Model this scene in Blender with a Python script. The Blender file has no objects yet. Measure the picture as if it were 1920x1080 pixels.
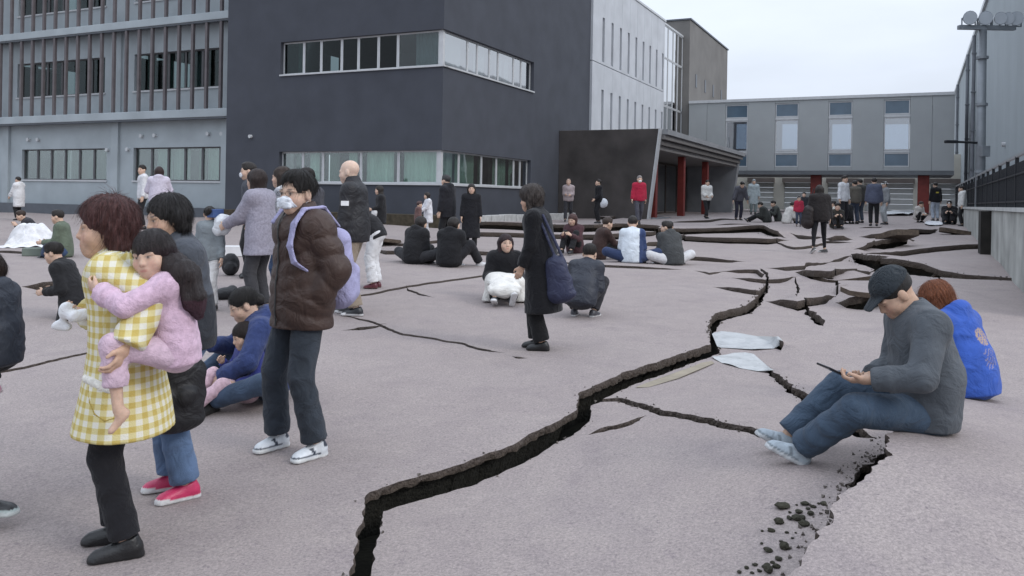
import bpy, bmesh, math, random
import numpy as np
from mathutils import Vector, Matrix
from mathutils.geometry import delaunay_2d_cdt
R_ = math.radians
random.seed(11); rng = np.random.default_rng(11)
scene = bpy.context.scene
COL = scene.collection
# ------------------------------------------------------------------ camera
FPX, HY, ROLL, CAMH = 1570.0, 373.0, R_(1.0), 1.58
cam_d = bpy.data.cameras.new('camera'); cam = bpy.data.objects.new('camera', cam_d); COL.objects.link(cam)
cam_d.sensor_width = 36.0; cam_d.lens = FPX / 1920 * 36; cam_d.shift_y = (HY - 540) / 1920
cam_d.clip_start = 0.05; cam_d.clip_end = 2000
cam.matrix_world = Matrix.Translation((0, 0, CAMH)) @ Matrix.Rotation(R_(90), 4, 'X') @ Matrix.Rotation(ROLL, 4, 'Z')
scene.camera = cam
# ------------------------------------------------------------------ sky: grey overcast late afternoon
world = bpy.data.worlds.new('World'); scene.world = world; world.use_nodes = True
nt = world.node_tree; nt.nodes.clear(); L = nt.links.new
out = nt.nodes.new('ShaderNodeOutputWorld'); bg = nt.nodes.new('ShaderNodeBackground')
sky = nt.nodes.new('ShaderNodeTexSky'); sky.sky_type = 'NISHITA'; sky.sun_disc = False
SUN_EL, SUN_AZ = 34.0, 122.0            # degrees; azimuth clockwise from +Y
sky.sun_elevation = R_(SUN_EL); sky.sun_rotation = R_(SUN_AZ); sky.air_density = 1.5; sky.dust_density = 4.0
tc = nt.nodes.new('ShaderNodeTexCoord'); sep = nt.nodes.new('ShaderNodeSeparateXYZ'); L(tc.outputs['Generated'], sep.inputs[0])
mr = nt.nodes.new('ShaderNodeMapRange'); mr.inputs[1].default_value = -0.02; mr.inputs[2].default_value = 1.0   # overcast luminance rises to the zenith
mr.inputs[3].default_value = 0.85; mr.inputs[4].default_value = 2.05; L(sep.outputs[2], mr.inputs[0])
noi = nt.nodes.new('ShaderNodeTexNoise'); noi.inputs['Scale'].default_value = 2.6; noi.inputs['Detail'].default_value = 5
mpn = nt.nodes.new('ShaderNodeMapping'); mpn.inputs['Scale'].default_value = (1, 1, 3.5); L(tc.outputs['Generated'], mpn.inputs[0]); L(mpn.outputs[0], noi.inputs['Vector'])
mr2 = nt.nodes.new('ShaderNodeMapRange'); mr2.inputs[1].default_value = 0.3; mr2.inputs[2].default_value = 0.7; mr2.inputs[3].default_value = 0.89; mr2.inputs[4].default_value = 1.07
L(noi.outputs[0], mr2.inputs[0])
mul = nt.nodes.new('ShaderNodeMath'); mul.operation = 'MULTIPLY'; L(mr.outputs[0], mul.inputs[0]); L(mr2.outputs[0], mul.inputs[1])
cloud = nt.nodes.new('ShaderNodeVectorMath'); cloud.operation = 'SCALE'; cloud.inputs[0].default_value = (0.865, 0.945, 1.085); L(mul.outputs[0], cloud.inputs['Scale'])
sk = nt.nodes.new('ShaderNodeVectorMath'); sk.operation = 'SCALE'; sk.inputs['Scale'].default_value = 0.07; L(sky.outputs[0], sk.inputs[0])
mix = nt.nodes.new('ShaderNodeMixRGB'); mix.inputs[0].default_value = 0.9; L(sk.outputs[0], mix.inputs[1]); L(cloud.outputs[0], mix.inputs[2])
L(mix.outputs[0], bg.inputs[0]); bg.inputs[1].default_value = 1.0; L(bg.outputs[0], out.inputs[0])
sun_d = bpy.data.lights.new('sun', 'SUN'); sun_d.energy = 1.1; sun_d.angle = R_(16); sun_d.color = (1.0, 0.96, 0.92)
sun = bpy.data.objects.new('sun', sun_d); COL.objects.link(sun)
sd = Vector((math.sin(R_(SUN_AZ)) * math.cos(R_(SUN_EL)), math.cos(R_(SUN_AZ)) * math.cos(R_(SUN_EL)), math.sin(R_(SUN_EL))))
sun.rotation_euler = sd.to_track_quat('Z', 'Y').to_euler()
vs = scene.view_settings; vs.view_transform = 'Standard'; vs.look = 'None'; vs.exposure = 0.0; vs.gamma = 1.0; vs.use_curve_mapping = False
# ------------------------------------------------------------------ pixel rays and base ground
_c, _s = math.cos(ROLL), math.sin(ROLL)
def ray(px, py):
    dx, dy = px - 960, py - HY
    return ((_c * dx + _s * dy) / FPX, 1.0, -(-_s * dx + _c * dy) / FPX)
def to_px(p):
    u = FPX * p[0] / p[1]; v = -FPX * (p[2] - CAMH) / p[1]
    return 960 + _c * u - _s * v, HY + _s * u + _c * v
BZ = ([-20, 4.6, 9, 15, 22, 30, 60, 400], [0, 0, 0.16, 0.36, 0.56, 0.74, 0.85, 0.85])
def base_z(y, x=0.0):
    t = np.clip((np.asarray(y) - 7.0) / 16.0, 0, 1); return np.interp(y, *BZ) + 0.012 * np.clip(x, -22, 22) * t * t * (3 - 2 * t) + 0.25 * np.exp(-(((np.asarray(x) - 1.95) / 1.35) ** 2 + ((np.asarray(y) - 4.35) / 1.9) ** 2))
def on_base(px, py, off=0.0):
    r = ray(px, py); d = 8.0
    for _ in range(60):
        z = float(base_z(d, r[0] * d)) + off
        dn = (z - CAMH) / r[2] if r[2] < -1e-4 else 80.0
        dn = min(max(dn, 1.0), 80.0); d += 0.5 * (dn - d)
    return (r[0] * d, d, float(base_z(d, r[0] * d)) + off)
# ------------------------------------------------------------------ material helpers
MATS = {}
def mat(name, col, rough=0.8, var=0.12, scale=8.0, bump=0.0, bscale=60.0, metal=0.0, spec=0.35, coord='Object', detail=4, col2=None, stretch=None, sheen=0.0):
    if name in MATS: return MATS[name]
    m = bpy.data.materials.new(name); m.use_nodes = True; n = m.node_tree.nodes; l = m.node_tree.links.new
    b = n['Principled BSDF']; b.inputs['Roughness'].default_value = rough; b.inputs['Metallic'].default_value = metal
    b.inputs['Specular IOR Level'].default_value = spec
    if sheen: b.inputs['Sheen Weight'].default_value = sheen
    t = n.new('ShaderNodeTexCoord'); mp = n.new('ShaderNodeMapping'); l(t.outputs[coord], mp.inputs[0])
    if stretch: mp.inputs['Scale'].default_value = stretch
    nz = n.new('ShaderNodeTexNoise'); nz.inputs['Scale'].default_value = scale; nz.inputs['Detail'].default_value = detail; l(mp.outputs[0], nz.inputs['Vector'])
    rp = n.new('ShaderNodeValToRGB'); rp.color_ramp.elements[0].position = 0.3; rp.color_ramp.elements[1].position = 0.7
    c = Vector(col[:3])
    a = c * (1 - var); bb = Vector(col2[:3]) if col2 else c * (1 + var)
    rp.color_ramp.elements[0].color = (*a, 1); rp.color_ramp.elements[1].color = (*bb, 1)
    l(nz.outputs[0], rp.inputs[0]); l(rp.outputs[0], b.inputs['Base Color'])
    if bump:
        nb = n.new('ShaderNodeTexNoise'); nb.inputs['Scale'].default_value = bscale; nb.inputs['Detail'].default_value = 3; l(mp.outputs[0], nb.inputs['Vector'])
        bu = n.new('ShaderNodeBump'); bu.inputs['Strength'].default_value = bump; bu.inputs['Distance'].default_value = 0.01
        l(nb.outputs[0], bu.inputs['Height']); l(bu.outputs[0], b.inputs['Normal'])
    MATS[name] = m; return m
def glass_mat(name, tint=(0.8, 0.9, 0.88), refl=0.25, fres=0.6):
    if name in MATS: return MATS[name]
    m = bpy.data.materials.new(name); m.use_nodes = True; n = m.node_tree.nodes; l = m.node_tree.links.new; n.clear()
    o = n.new('ShaderNodeOutputMaterial'); tr = n.new('ShaderNodeBsdfTransparent'); tr.inputs[0].default_value = (*tint, 1)
    gl = n.new('ShaderNodeBsdfGlossy'); gl.inputs['Roughness'].default_value = 0.03; mx = n.new('ShaderNodeMixShader')
    lw = n.new('ShaderNodeLayerWeight'); lw.inputs[0].default_value = 0.35
    ad = n.new('ShaderNodeMath'); ad.operation = 'ADD'; ad.use_clamp = True; ad.inputs[1].default_value = refl
    ml = n.new('ShaderNodeMath'); ml.operation = 'MULTIPLY'; ml.inputs[1].default_value = fres; l(lw.outputs['Fresnel'], ml.inputs[0]); l(ml.outputs[0], ad.inputs[0])
    l(ad.outputs[0], mx.inputs[0]); l(tr.outputs[0], mx.inputs[1]); l(gl.outputs[0], mx.inputs[2])
    tcn = n.new('ShaderNodeTexCoord'); nb = n.new('ShaderNodeTexNoise'); nb.inputs['Scale'].default_value = 0.9; l(tcn.outputs['Object'], nb.inputs['Vector'])
    bu = n.new('ShaderNodeBump'); bu.inputs['Strength'].default_value = 0.08; bu.inputs['Distance'].default_value = 0.05; l(nb.outputs[0], bu.inputs['Height']); l(bu.outputs[0], gl.inputs['Normal'])
    l(mx.outputs[0], o.inputs[0]); MATS[name] = m; return m
# ------------------------------------------------------------------ object helpers
def tag(o, label=None, cat=None, group=None, kind=None):
    if label: o['label'] = label
    if cat: o['category'] = cat
    if group: o['group'] = group
    if kind: o['kind'] = kind
    return o
def empty(name, loc=(0, 0, 0), rz=0.0, label=None, cat=None, group=None):
    o = bpy.data.objects.new(name, None); COL.objects.link(o); o.location = loc; o.rotation_euler = (0, 0, rz)
    o.empty_display_size = 0.2
    return tag(o, label, cat, group)
def link(name, me, m=None, parent=None, loc=None, rot=None):
    o = bpy.data.objects.new(name, me); COL.objects.link(o)
    if m is not None and not me.materials: me.materials.append(m)
    if parent is not None: o.parent = parent
    if loc is not None: o.location = loc
    if rot is not None: o.rotation_euler = rot
    return o
def np_mesh(name, verts, faces, smooth=True):
    """faces: (n,3) or (n,4) int array"""
    me = bpy.data.meshes.new(name); faces = np.asarray(faces, dtype=np.int32); k = faces.shape[1]
    me.vertices.add(len(verts)); me.vertices.foreach_set('co', np.asarray(verts, dtype=np.float32).ravel())
    me.loops.add(faces.size); me.loops.foreach_set('vertex_index', faces.ravel())
    me.polygons.add(len(faces)); me.polygons.foreach_set('loop_start', np.arange(0, faces.size, k, dtype=np.int32))
    me.polygons.foreach_set('loop_total', np.full(len(faces), k, dtype=np.int32))
    me.polygons.foreach_set('use_smooth', np.full(len(faces), smooth)); me.update(calc_edges=True); me.validate(); return me
def set_col(me, name, cols):
    a = me.color_attributes.new(name, 'FLOAT_COLOR', 'POINT'); c = np.ones((len(me.vertices), 4), np.float32); c[:, :cols.shape[1]] = cols
    a.data.foreach_set('color', c.ravel())
class MB:
    """collects boxes, prisms and tubes into one mesh"""
    def __init__(s): s.v = []; s.f = []
    def hexa(s, p):          # 8 points: bottom 4 ccw, top 4 ccw
        i = len(s.v); s.v += [tuple(q) for q in p]
        for f in ((3, 2, 1, 0), (4, 5, 6, 7), (0, 1, 5, 4), (1, 2, 6, 5), (2, 3, 7, 6), (3, 0, 4, 7)): s.f.append(tuple(i + k for k in f))
    def box(s, x0, x1, y0, y1, z0, z1):
        s.hexa([(x0, y0, z0), (x1, y0, z0), (x1, y1, z0), (x0, y1, z0), (x0, y0, z1), (x1, y0, z1), (x1, y1, z1), (x0, y1, z1)])
    def tube(s, a, b, r, n=8, r2=None):
        a, b = Vector(a), Vector(b); r2 = r if r2 is None else r2; d = (b - a).normalized(); u = d.orthogonal().normalized(); w = d.cross(u); i = len(s.v)
        for k in range(n):
            t = 2 * math.pi * k / n; q = u * math.cos(t) + w * math.sin(t); s.v.append(tuple(a + q * r)); s.v.append(tuple(b + q * r2))
        for k in range(n):
            j = (k + 1) % n; s.f.append((i + 2 * k, i + 2 * j, i + 2 * j + 1, i + 2 * k + 1))
        s.f.append(tuple(i + 2 * k for k in range(n))[::-1]); s.f.append(tuple(i + 2 * k + 1 for k in range(n)))
    def quad(s, *p):
        i = len(s.v); s.v += [tuple(q) for q in p]; s.f.append(tuple(range(i, i + len(p))))
    def build(s, name, m, parent=None, loc=None, rot=None, bevel=0.0, smooth=False):
        me = bpy.data.meshes.new(name); me.from_pydata(s.v, [], s.f); me.update()
        o = link(name, me, m, parent, loc, rot)
        if smooth: me.polygons.foreach_set('use_smooth', [True] * len(me.polygons))
        if bevel:
            md = o.modifiers.new('bevel', 'BEVEL'); md.width = bevel; md.segments = 2; md.limit_method = 'ANGLE'
        return o
# ================================================================== broken pavement
# cracks: points are (px, py, band thickness in px); drawn so that the far slab lies to the left of the line
def CK(pts, R=1.6, share=0.6, gap=0.3, vis='L', gmin=0.012, jag=1.0, hs=None): return dict(pts=pts, R=R, share=share, gap=gap, vis=vis, gmin=gmin, jag=jag, hs=hs)
CRACKS = [
 CK([(648,1150,28),(672,1080,28),(690,1000,28),(703,924,30),(760,905,30),(870,875,31),(960,840,30),(1060,791,27),(1094,770,24),(1098,740,22),(1180,702,20),(1262,672,18),(1340,645,14),(1333,612,10),(1345,590,12),(1400,570,11),(1424,550,8),(1436,531,4),(1440,520,0)], R=1.3, share=0.4, gap=0.75, gmin=0.02, jag=.5),
 CK([(1100,742,0),(1165,735,5),(1225,756,7),(1330,775,8),(1430,800,8),(1500,822,4),(1530,832,0)], gap=0.9, R=.5),
 CK([(1104,797,5),(1135,788,6),(1170,779,5),(1212,765,0)], gap=0.9, R=.4),
 CK([(1440,680,0),(1455,694,6),(1490,725,8),(1540,757,14),(1590,790,18),(1630,812,8),(1645,818,0)], gap=0.8, R=.6),
 CK([(1395,1200,72,.25),(1440,1110,80,.25),(1482,1048,86,.23),(1545,960,92,.25),(1572,900,98,.5),(1600,852,98,.7),(1630,806,88,.85),(1658,772,74,.75),(1700,752,58,.45),(1770,742,30),(1840,736,12),(1920,746,10),(2010,752,6),(2100,755,0)], R=1.6, share=-1.0, gap=0.8, vis='R', gmin=0.03),
 CK([(-40,702,3),(20,692,3.5),(90,677,3.5),(150,665,2.5),(220,655,0)], gmin=.008, gap=0.6, R=.5),
 CK([(40,536,2),(80,534,7),(125,531,9),(180,528,5),(240,526,0)], gap=0.8, R=.8),
 CK([(60,546,0),(100,549,2),(140,552,0)], gap=0.9, R=.4),
 CK([(640,590,0),(690,600,1.6),(760,625,1.6),(850,640,1.2),(910,656,1.6),(945,664,0)], gmin=.006, gap=0.6, R=.4),
 CK([(960,671,0),(975,673,4),(990,676,0)], gap=.9, R=.3),
 CK([(640,619,0),(680,613,2.5),(725,606,0)], gap=0.9, R=.4),
 CK([(640,560,0),(690,553,1.6),(780,535,1.8),(900,515,1.6),(930,511,0)], gmin=.007, gap=0.5, R=.5),
 CK([(762,538,0),(768,544,1.5),(785,551,1.5),(815,558,0)], gmin=.006, gap=0.6, R=.4),
 CK([(700,468,0),(722,473,4),(790,474,4),(880,472,4),(985,474,4),(1060,470,0)], R=1.2),
 CK([(700,455,0),(760,457,3),(840,452,3),(870,456,0)], R=1.2),
 CK([(870,419,0),(905,420,7),(980,421,8),(1060,425,8),(1115,430,7),(1170,427,7),(1206,428,6),(1320,431,4),(1370,431,5),(1427,428,7),(1456,438,5),(1475,444,0)], R=2.2, share=.75),
 CK([(870,437,0),(903,438,4),(980,438,4),(1060,440,4),(1124,442,6),(1167,440,6),(1220,433,4),(1240,431,0)], R=2.0, share=.7),
 CK([(1200,456,0),(1210,454,5),(1240,450,4),(1290,442,0)], R=1.2),
 CK([(1262,434,0),(1286,442,5),(1330,446,5),(1366,448,6),(1440,451,6),(1480,453,0)], R=2.0, share=.7),
 CK([(1180,473,0),(1206,474,4),(1231,476,3),(1289,481,4),(1332,483,4),(1400,491,0)], R=1.5),
 CK([(1090,498,0),(1112,499,2.5),(1200,503,2),(1286,506,0)], gap=.6, R=1.0),
 CK([(1340,422,0),(1370,423,3),(1430,425,2),(1450,425,0)], R=1.5),
 CK([(1350,508,0),(1380,507,3),(1420,506,4),(1432,514,4),(1427,521,0)], R=1.0),
 CK([(1370,520,0),(1400,521,3),(1429,522,4),(1460,521,4),(1496,519,0)], R=1.0),
 CK([(1335,538,0),(1380,542,4),(1420,548,5),(1430,544,0)], R=1.0),
 CK([(1436,505,0),(1473,505,4),(1510,498,4),(1556,487,0)], R=1.4),
 CK([(1490,510,0),(1522,517,8),(1563,519,12),(1600,509,9),(1636,497,0)], R=1.4, share=.7),
 CK([(1595,475,0),(1612,481,6),(1634,488,9),(1668,489,16),(1713,497,10),(1757,508,3.5),(1810,516,1.6),(1870,520,.8),(1930,525,.5),(2000,530,0)], R=1.4, share=.55, gap=.9),
 CK([(1436,553,0),(1470,555,6),(1495,557,9),(1540,554,7),(1568,550,0)], R=1.3, share=.7),
 CK([(1566,558,0),(1590,557,8),(1615,556,13),(1660,546,16),(1700,548,10),(1740,560,0)], R=1.4, share=.7),
 CK([(1508,558,0),(1518,568,4),(1533,583,6),(1540,596,5),(1544,606,0)], gap=.9, R=.4),
 CK([(1600,466,0),(1625,462,8),(1655,455,10),(1690,452,8),(1716,450,0)], R=1.2),
 CK([(1610,443,0),(1655,442,7),(1700,437,7),(1742,432,4),(1760,430,0)], R=2.0, share=.8),
 CK([(1612,471,0),(1640,469,4),(1680,466,5),(1760,462,5),(1838,459,5),(1880,466,3),(1940,480,0)], R=2.2, share=.4),
 CK([(1540,454,0),(1560,453,5),(1586,450,6),(1600,452,0)], R=1.2),
 CK([(1480,442,0),(1490,440,4),(1530,446,4),(1552,452,0)], R=1.0),
 CK([(1608,437,0),(1635,432,2),(1656,427,0)], R=1.0),
 CK([(1055,404,0),(1140,409,3),(1200,404,2),(1260,408,0)], R=1.5, gap=.6),
 CK([(1250,417,0),(1320,414,2.5),(1390,410,0)], R=1.5, gap=.6),
 CK([(1440,625,0),(1455,633,8),(1470,639,9),(1478,640,0)], R=.5, gap=.5),
]
CRACKS += [CK([(1424,506,0),(1436,514,2),(1438,530,2),(1434,545,0)], R=.5, gap=.8), CK([(1553,488,0),(1575,481,3),(1598,476,0)], R=.8), CK([(1630,498,0),(1648,493,3),(1668,489,0)], R=.6), CK([(1490,519,0),(1497,535,2),(1494,555,0)], R=.5, gap=.8), CK([(1563,519,0),(1572,535,3),(1566,552,0)], R=.5, gap=.8), CK([(1757,508,0),(1772,530,2.5),(1790,560,2),(1800,590,0)], R=.5, gap=.8), CK([(1440,450,0),(1490,462,2.5),(1552,455,2.5),(1602,463,0)], R=.8), CK([(985,474,0),(1020,486,2.5),(1090,498,0)], R=.8), CK([(1300,507,0),(1330,512,2),(1360,508,0)], R=.6)]
# one more joint far left
CRACKS.append(CK([(-60,470,0),(20,472,2.5),(110,480,0)], gap=.7, R=.6))

def smooth_noise1(t, seed, f=1.0):
    t = np.asarray(t) * f; i = np.floor(t).astype(int); u = t - i; u = u * u * (3 - 2 * u)
    h = lambda k: (np.sin((k + seed * 17.13) * 127.1) * 43758.5453) % 1.0
    return h(i) * (1 - u) + h(i + 1) * u - 0.5
def prep_crack(c, idx):
    P, H = [], []
    GP = []
    for (px, py, th, *gq) in c['pts']:
        GP.append(gq[0] if gq else 1.0)
        d = on_base(px, py)[1]; h = th * d / FPX
        sh = c['share']; vis_h = (h * sh if c['vis'] == 'L' else h * (-sh))
        q = on_base(px, py, vis_h); P.append(q[:2]); H.append(th * q[1] / FPX)
    P = np.array(P); H = np.array(H)
    seg = np.linalg.norm(np.diff(P, axis=0), axis=1); s = np.concatenate([[0], np.cumsum(seg)])
    ds = max(0.022, 0.005 * P[:, 1].mean()); n = max(8, int(s[-1] / ds)); t = np.linspace(0, s[-1], n)
    Q = np.stack([np.interp(t, s, P[:, k]) for k in (0, 1)], 1); h = np.interp(t, s, H); hm = H.max(); h = hm * (h / hm) ** .6
    if P[:, 1].mean() > 8.5: h = h * 1.8
    tg = np.gradient(Q, axis=0); tg /= np.linalg.norm(tg, axis=1)[:, None] + 1e-9; nr = np.stack([-tg[:, 1], tg[:, 0]], 1)   # left normal
    end = np.minimum(np.minimum(np.arange(n), n - 1 - np.arange(n)) / 4.0, 1.0)
    am = (0.035 + 0.12 * h) * c['jag'] * end
    wob = smooth_noise1(t, idx, 1 / (ds * 5)) * am + smooth_noise1(t, idx + 50, 1 / (ds * 1.6)) * am * 0.5
    Q = Q + nr * wob[:, None]
    g = (c['gmin'] + c['gap'] * h) * end * np.interp(t, s, GP)
    fj = np.minimum(g, .045) * .32; jl = smooth_noise1(t, idx + 90, 1 / (ds * 4)) * g * 0.2 + smooth_noise1(t, idx + 190, 1 / (ds * 1.2)) * fj; jr = smooth_noise1(t, idx + 130, 1 / (ds * 4)) * g * 0.2 + smooth_noise1(t, idx + 230, 1 / (ds * 1.2)) * fj
    c['Q'] = Q; c['h'] = h * end; c['L'] = Q + nr * (g * .5 + jl + .0015)[:, None]; c['Rt'] = Q - nr * (g * .5 + jr + .0015)[:, None]
    sh = c['share']
    c['hl'], c['hr'] = (c['h'] * sh, -c['h'] * (1 - sh)) if sh >= 0 else (-c['h'] * (1 + sh), c['h'] * (-sh))
    c['lo'] = Q.min(0) - 2.2 * c['R']; c['hi'] = Q.max(0) + 2.2 * c['R']
for i, c in enumerate(CRACKS): prep_crack(c, i)
def near_poly(X, Q):
    """nearest point on polyline: distance, side (+ left), interpolation index"""
    A, B = Q[:-1], Q[1:]; best = np.full(len(X), 1e9); side = np.zeros(len(X)); par = np.zeros(len(X))
    for k0 in range(0, len(X), 4000):
        x = X[k0:k0 + 4000]; ab = B - A; ap = x[:, None] - A[None]; t = np.clip((ap * ab).sum(2) / ((ab * ab).sum(1) + 1e-12), 0, 1)
        q = ap - t[..., None] * ab; d = (q * q).sum(2); j = d.argmin(1); r = np.arange(len(x))
        best[k0:k0 + 4000] = np.sqrt(d[r, j]); side[k0:k0 + 4000] = np.sign(ab[j, 0] * q[r, j, 1] - ab[j, 1] * q[r, j, 0]); par[k0:k0 + 4000] = j + t[r, j]
    return best, side, par
def ground_z(X):
    X = np.atleast_2d(np.asarray(X, float))[:, :2]; z = np.array(base_z(X[:, 1], X[:, 0]), float)
    z += 0.012 * np.sin(X[:, 0] * 1.1 + 0.6 * X[:, 1]) * np.sin(0.8 * X[:, 1] - 0.5 * X[:, 0]) * np.clip(X[:, 1] / 8, 0.3, 3)
    for c in CRACKS:
        m = np.all((X > c['lo']) & (X < c['hi']), axis=1)
        if not m.any(): continue
        d, s, p = near_poly(X[m], c['Q']); k = np.arange(len(c['h'])); f = np.exp(-(d / c['R']) ** 2)
        z[m] += np.where(s >= 0, np.interp(p, k, c['hl']), np.interp(p, k, c['hr'])) * f
    return z
def G(px, py, off=0.0):
    """pixel -> point on the real (broken) ground"""
    r = ray(px, py); D = 1.5 * 1.008 ** np.arange(500); zz = ground_z(np.stack([r[0] * D, D], 1)) + off; b = np.where(CAMH + r[2] * D < zz)[0]
    i = b[0] if len(b) and b[0] > 0 else 480; a, c = D[i - 1], D[i]
    for _ in range(18):
        d = .5 * (a + c)
        if CAMH + r[2] * d < float(ground_z([(r[0] * d, d)])[0]) + off: c = d
        else: a = d
    return Vector((r[0] * d, d, float(ground_z([(r[0] * d, d)])[0])))

def build_pavement():
    X0, X1, Y0, Y1 = -34.0, 36.0, -4.0, 66.0
    verts = [(X0, Y0), (X1, Y0), (X1, Y1), (X0, Y1)]; edges = [(0, 1), (1, 2), (2, 3), (3, 0)]
    for c in CRACKS:
        loop = np.concatenate([c['L'], c['Rt'][::-1]]); i = len(verts)
        verts += [tuple(p) for p in loop]; edges += [(i + k, i + (k + 1) % len(loop)) for k in range(len(loop))]
    pts = []; d = 1.2
    while d < 66:
        st = max(0.05, 0.016 * d); w = min(34, 0.75 * d + 1.5); n = int(2 * w / st); xs = np.linspace(-w, w, n) + rng.uniform(-.3, .3, n) * st
        pts += [(x, d + rng.uniform(-.3, .3) * st) for x in xs if X0 + .1 < x < X1 - .1]; d += st
    pts = np.array(pts); keep = np.ones(len(pts), bool)
    for c in CRACKS:
        m = np.all((pts > c['lo']) & (pts < c['hi']), axis=1); dd, _, p = near_poly(pts[m], c['Q'])
        gg = np.interp(p, np.arange(len(c['h'])), np.linalg.norm(c['L'] - c['Rt'], axis=1)); keep[np.where(m)[0][dd < gg * .5 + .02]] = False
    pts = pts[keep & (pts[:, 1] < Y1 - .1)]
    verts += [tuple(p) for p in pts]
    ov, oe, of, *_ = delaunay_2d_cdt([Vector(v) for v in verts], edges, [], 0, 1e-5, False)
    V = np.array([tuple(v) for v in ov]); F = np.array([f for f in of if len(f) == 3])
    cen = V[F].mean(1); inside = np.zeros(len(F), bool)
    for c in CRACKS:
        m = np.where(np.all((cen > c['lo']) & (cen < c['hi']), axis=1))[0]; dd, s, p = near_poly(cen[m], c['Q']); 
        poly = np.concatenate([c['L'], c['Rt'][::-1]]); x, y = cen[m][:, 0], cen[m][:, 1]; ins = np.zeros(len(m), bool); a = poly; b = np.roll(poly, -1, 0)
        cand = np.where(dd < 0.6)[0]
        for j in cand:
            cond = (a[:, 1] > y[j]) != (b[:, 1] > y[j]); xi = a[:, 0] + (y[j] - a[:, 1]) / (b[:, 1] - a[:, 1] + 1e-15) * (b[:, 0] - a[:, 0]); ins[j] = (np.sum(cond & (x[j] < xi)) % 2) == 1
        inside[m[ins]] = True
    F = F[~inside]
    z = ground_z(V); top = np.column_stack([V, z])
    me = np_mesh('pavement', top, F, True)
    pave = link('pavement', me, asphalt()); pave['kind'] = 'structure'
    # broken edges: walls going down from every free edge of the slabs
    E = np.sort(np.concatenate([F[:, [0, 1]], F[:, [1, 2]], F[:, [2, 0]]]), 1); Eo = np.concatenate([F[:, [0, 1]], F[:, [1, 2]], F[:, [2, 0]]])
    key = E[:, 0].astype(np.int64) * len(V) + E[:, 1]; u, inv, cnt = np.unique(key, return_inverse=True, return_counts=True)
    free = Eo[cnt[inv] == 1]; mid = V[free].mean(1)
    free = free[(mid[:, 0] > X0 + .05) & (mid[:, 0] < X1 - .05) & (mid[:, 1] > Y0 + .05) & (mid[:, 1] < Y1 - .05)]
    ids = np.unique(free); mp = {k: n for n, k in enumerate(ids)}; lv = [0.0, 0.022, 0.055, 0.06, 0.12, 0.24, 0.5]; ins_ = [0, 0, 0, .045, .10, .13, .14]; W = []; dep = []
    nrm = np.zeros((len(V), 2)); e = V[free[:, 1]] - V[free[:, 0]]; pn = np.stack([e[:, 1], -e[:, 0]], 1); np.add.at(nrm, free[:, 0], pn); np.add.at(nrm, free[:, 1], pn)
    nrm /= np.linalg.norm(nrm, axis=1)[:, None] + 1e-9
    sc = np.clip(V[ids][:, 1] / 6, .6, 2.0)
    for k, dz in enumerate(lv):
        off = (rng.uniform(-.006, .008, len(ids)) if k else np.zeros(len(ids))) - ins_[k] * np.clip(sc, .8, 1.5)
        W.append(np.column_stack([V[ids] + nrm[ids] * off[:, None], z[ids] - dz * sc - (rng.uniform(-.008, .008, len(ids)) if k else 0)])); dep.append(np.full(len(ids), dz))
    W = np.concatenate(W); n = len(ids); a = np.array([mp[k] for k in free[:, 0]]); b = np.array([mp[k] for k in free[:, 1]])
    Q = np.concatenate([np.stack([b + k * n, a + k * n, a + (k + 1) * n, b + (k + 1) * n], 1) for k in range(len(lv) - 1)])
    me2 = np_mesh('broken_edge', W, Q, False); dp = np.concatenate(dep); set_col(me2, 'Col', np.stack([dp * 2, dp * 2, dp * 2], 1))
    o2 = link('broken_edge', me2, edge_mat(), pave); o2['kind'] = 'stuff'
    # soil showing at the bottom of the cracks
    gx = np.linspace(-34, 36, 130); gy = np.concatenate([np.linspace(-4, 14, 110), np.linspace(14.3, 66, 90)]); XX, YY = np.meshgrid(gx, gy)
    P = np.stack([XX.ravel(), YY.ravel()], 1); zz = base_z(P[:, 1], P[:, 0]) - 0.33 * np.clip(P[:, 1] / 8, .8, 1.6) + rng.uniform(-.03, .03, len(P)); i = np.arange(len(gx) * len(gy)).reshape(len(gy), len(gx))
    Fq = np.stack([i[:-1, :-1].ravel(), i[:-1, 1:].ravel(), i[1:, 1:].ravel(), i[1:, :-1].ravel()], 1)
    so = link('soil', np_mesh('soil', np.column_stack([P, zz]), Fq), mat('soil', (0.016, 0.015, 0.010), .95, .4, 6, .8, 30)); so['kind'] = 'structure'
    # surrounding terrain to the horizon, a ring outside and below the pavement
    m = MB(); 
    m.quad((-900, -900, -.6), (900, -900, -.6), (900, 900, -.6), (-900, 900, -.6))
    te = m.build('ground', mat('far_ground', (0.16, 0.15, 0.14), .95, .2, .3)); te['kind'] = 'structure'
    return pave
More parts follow.
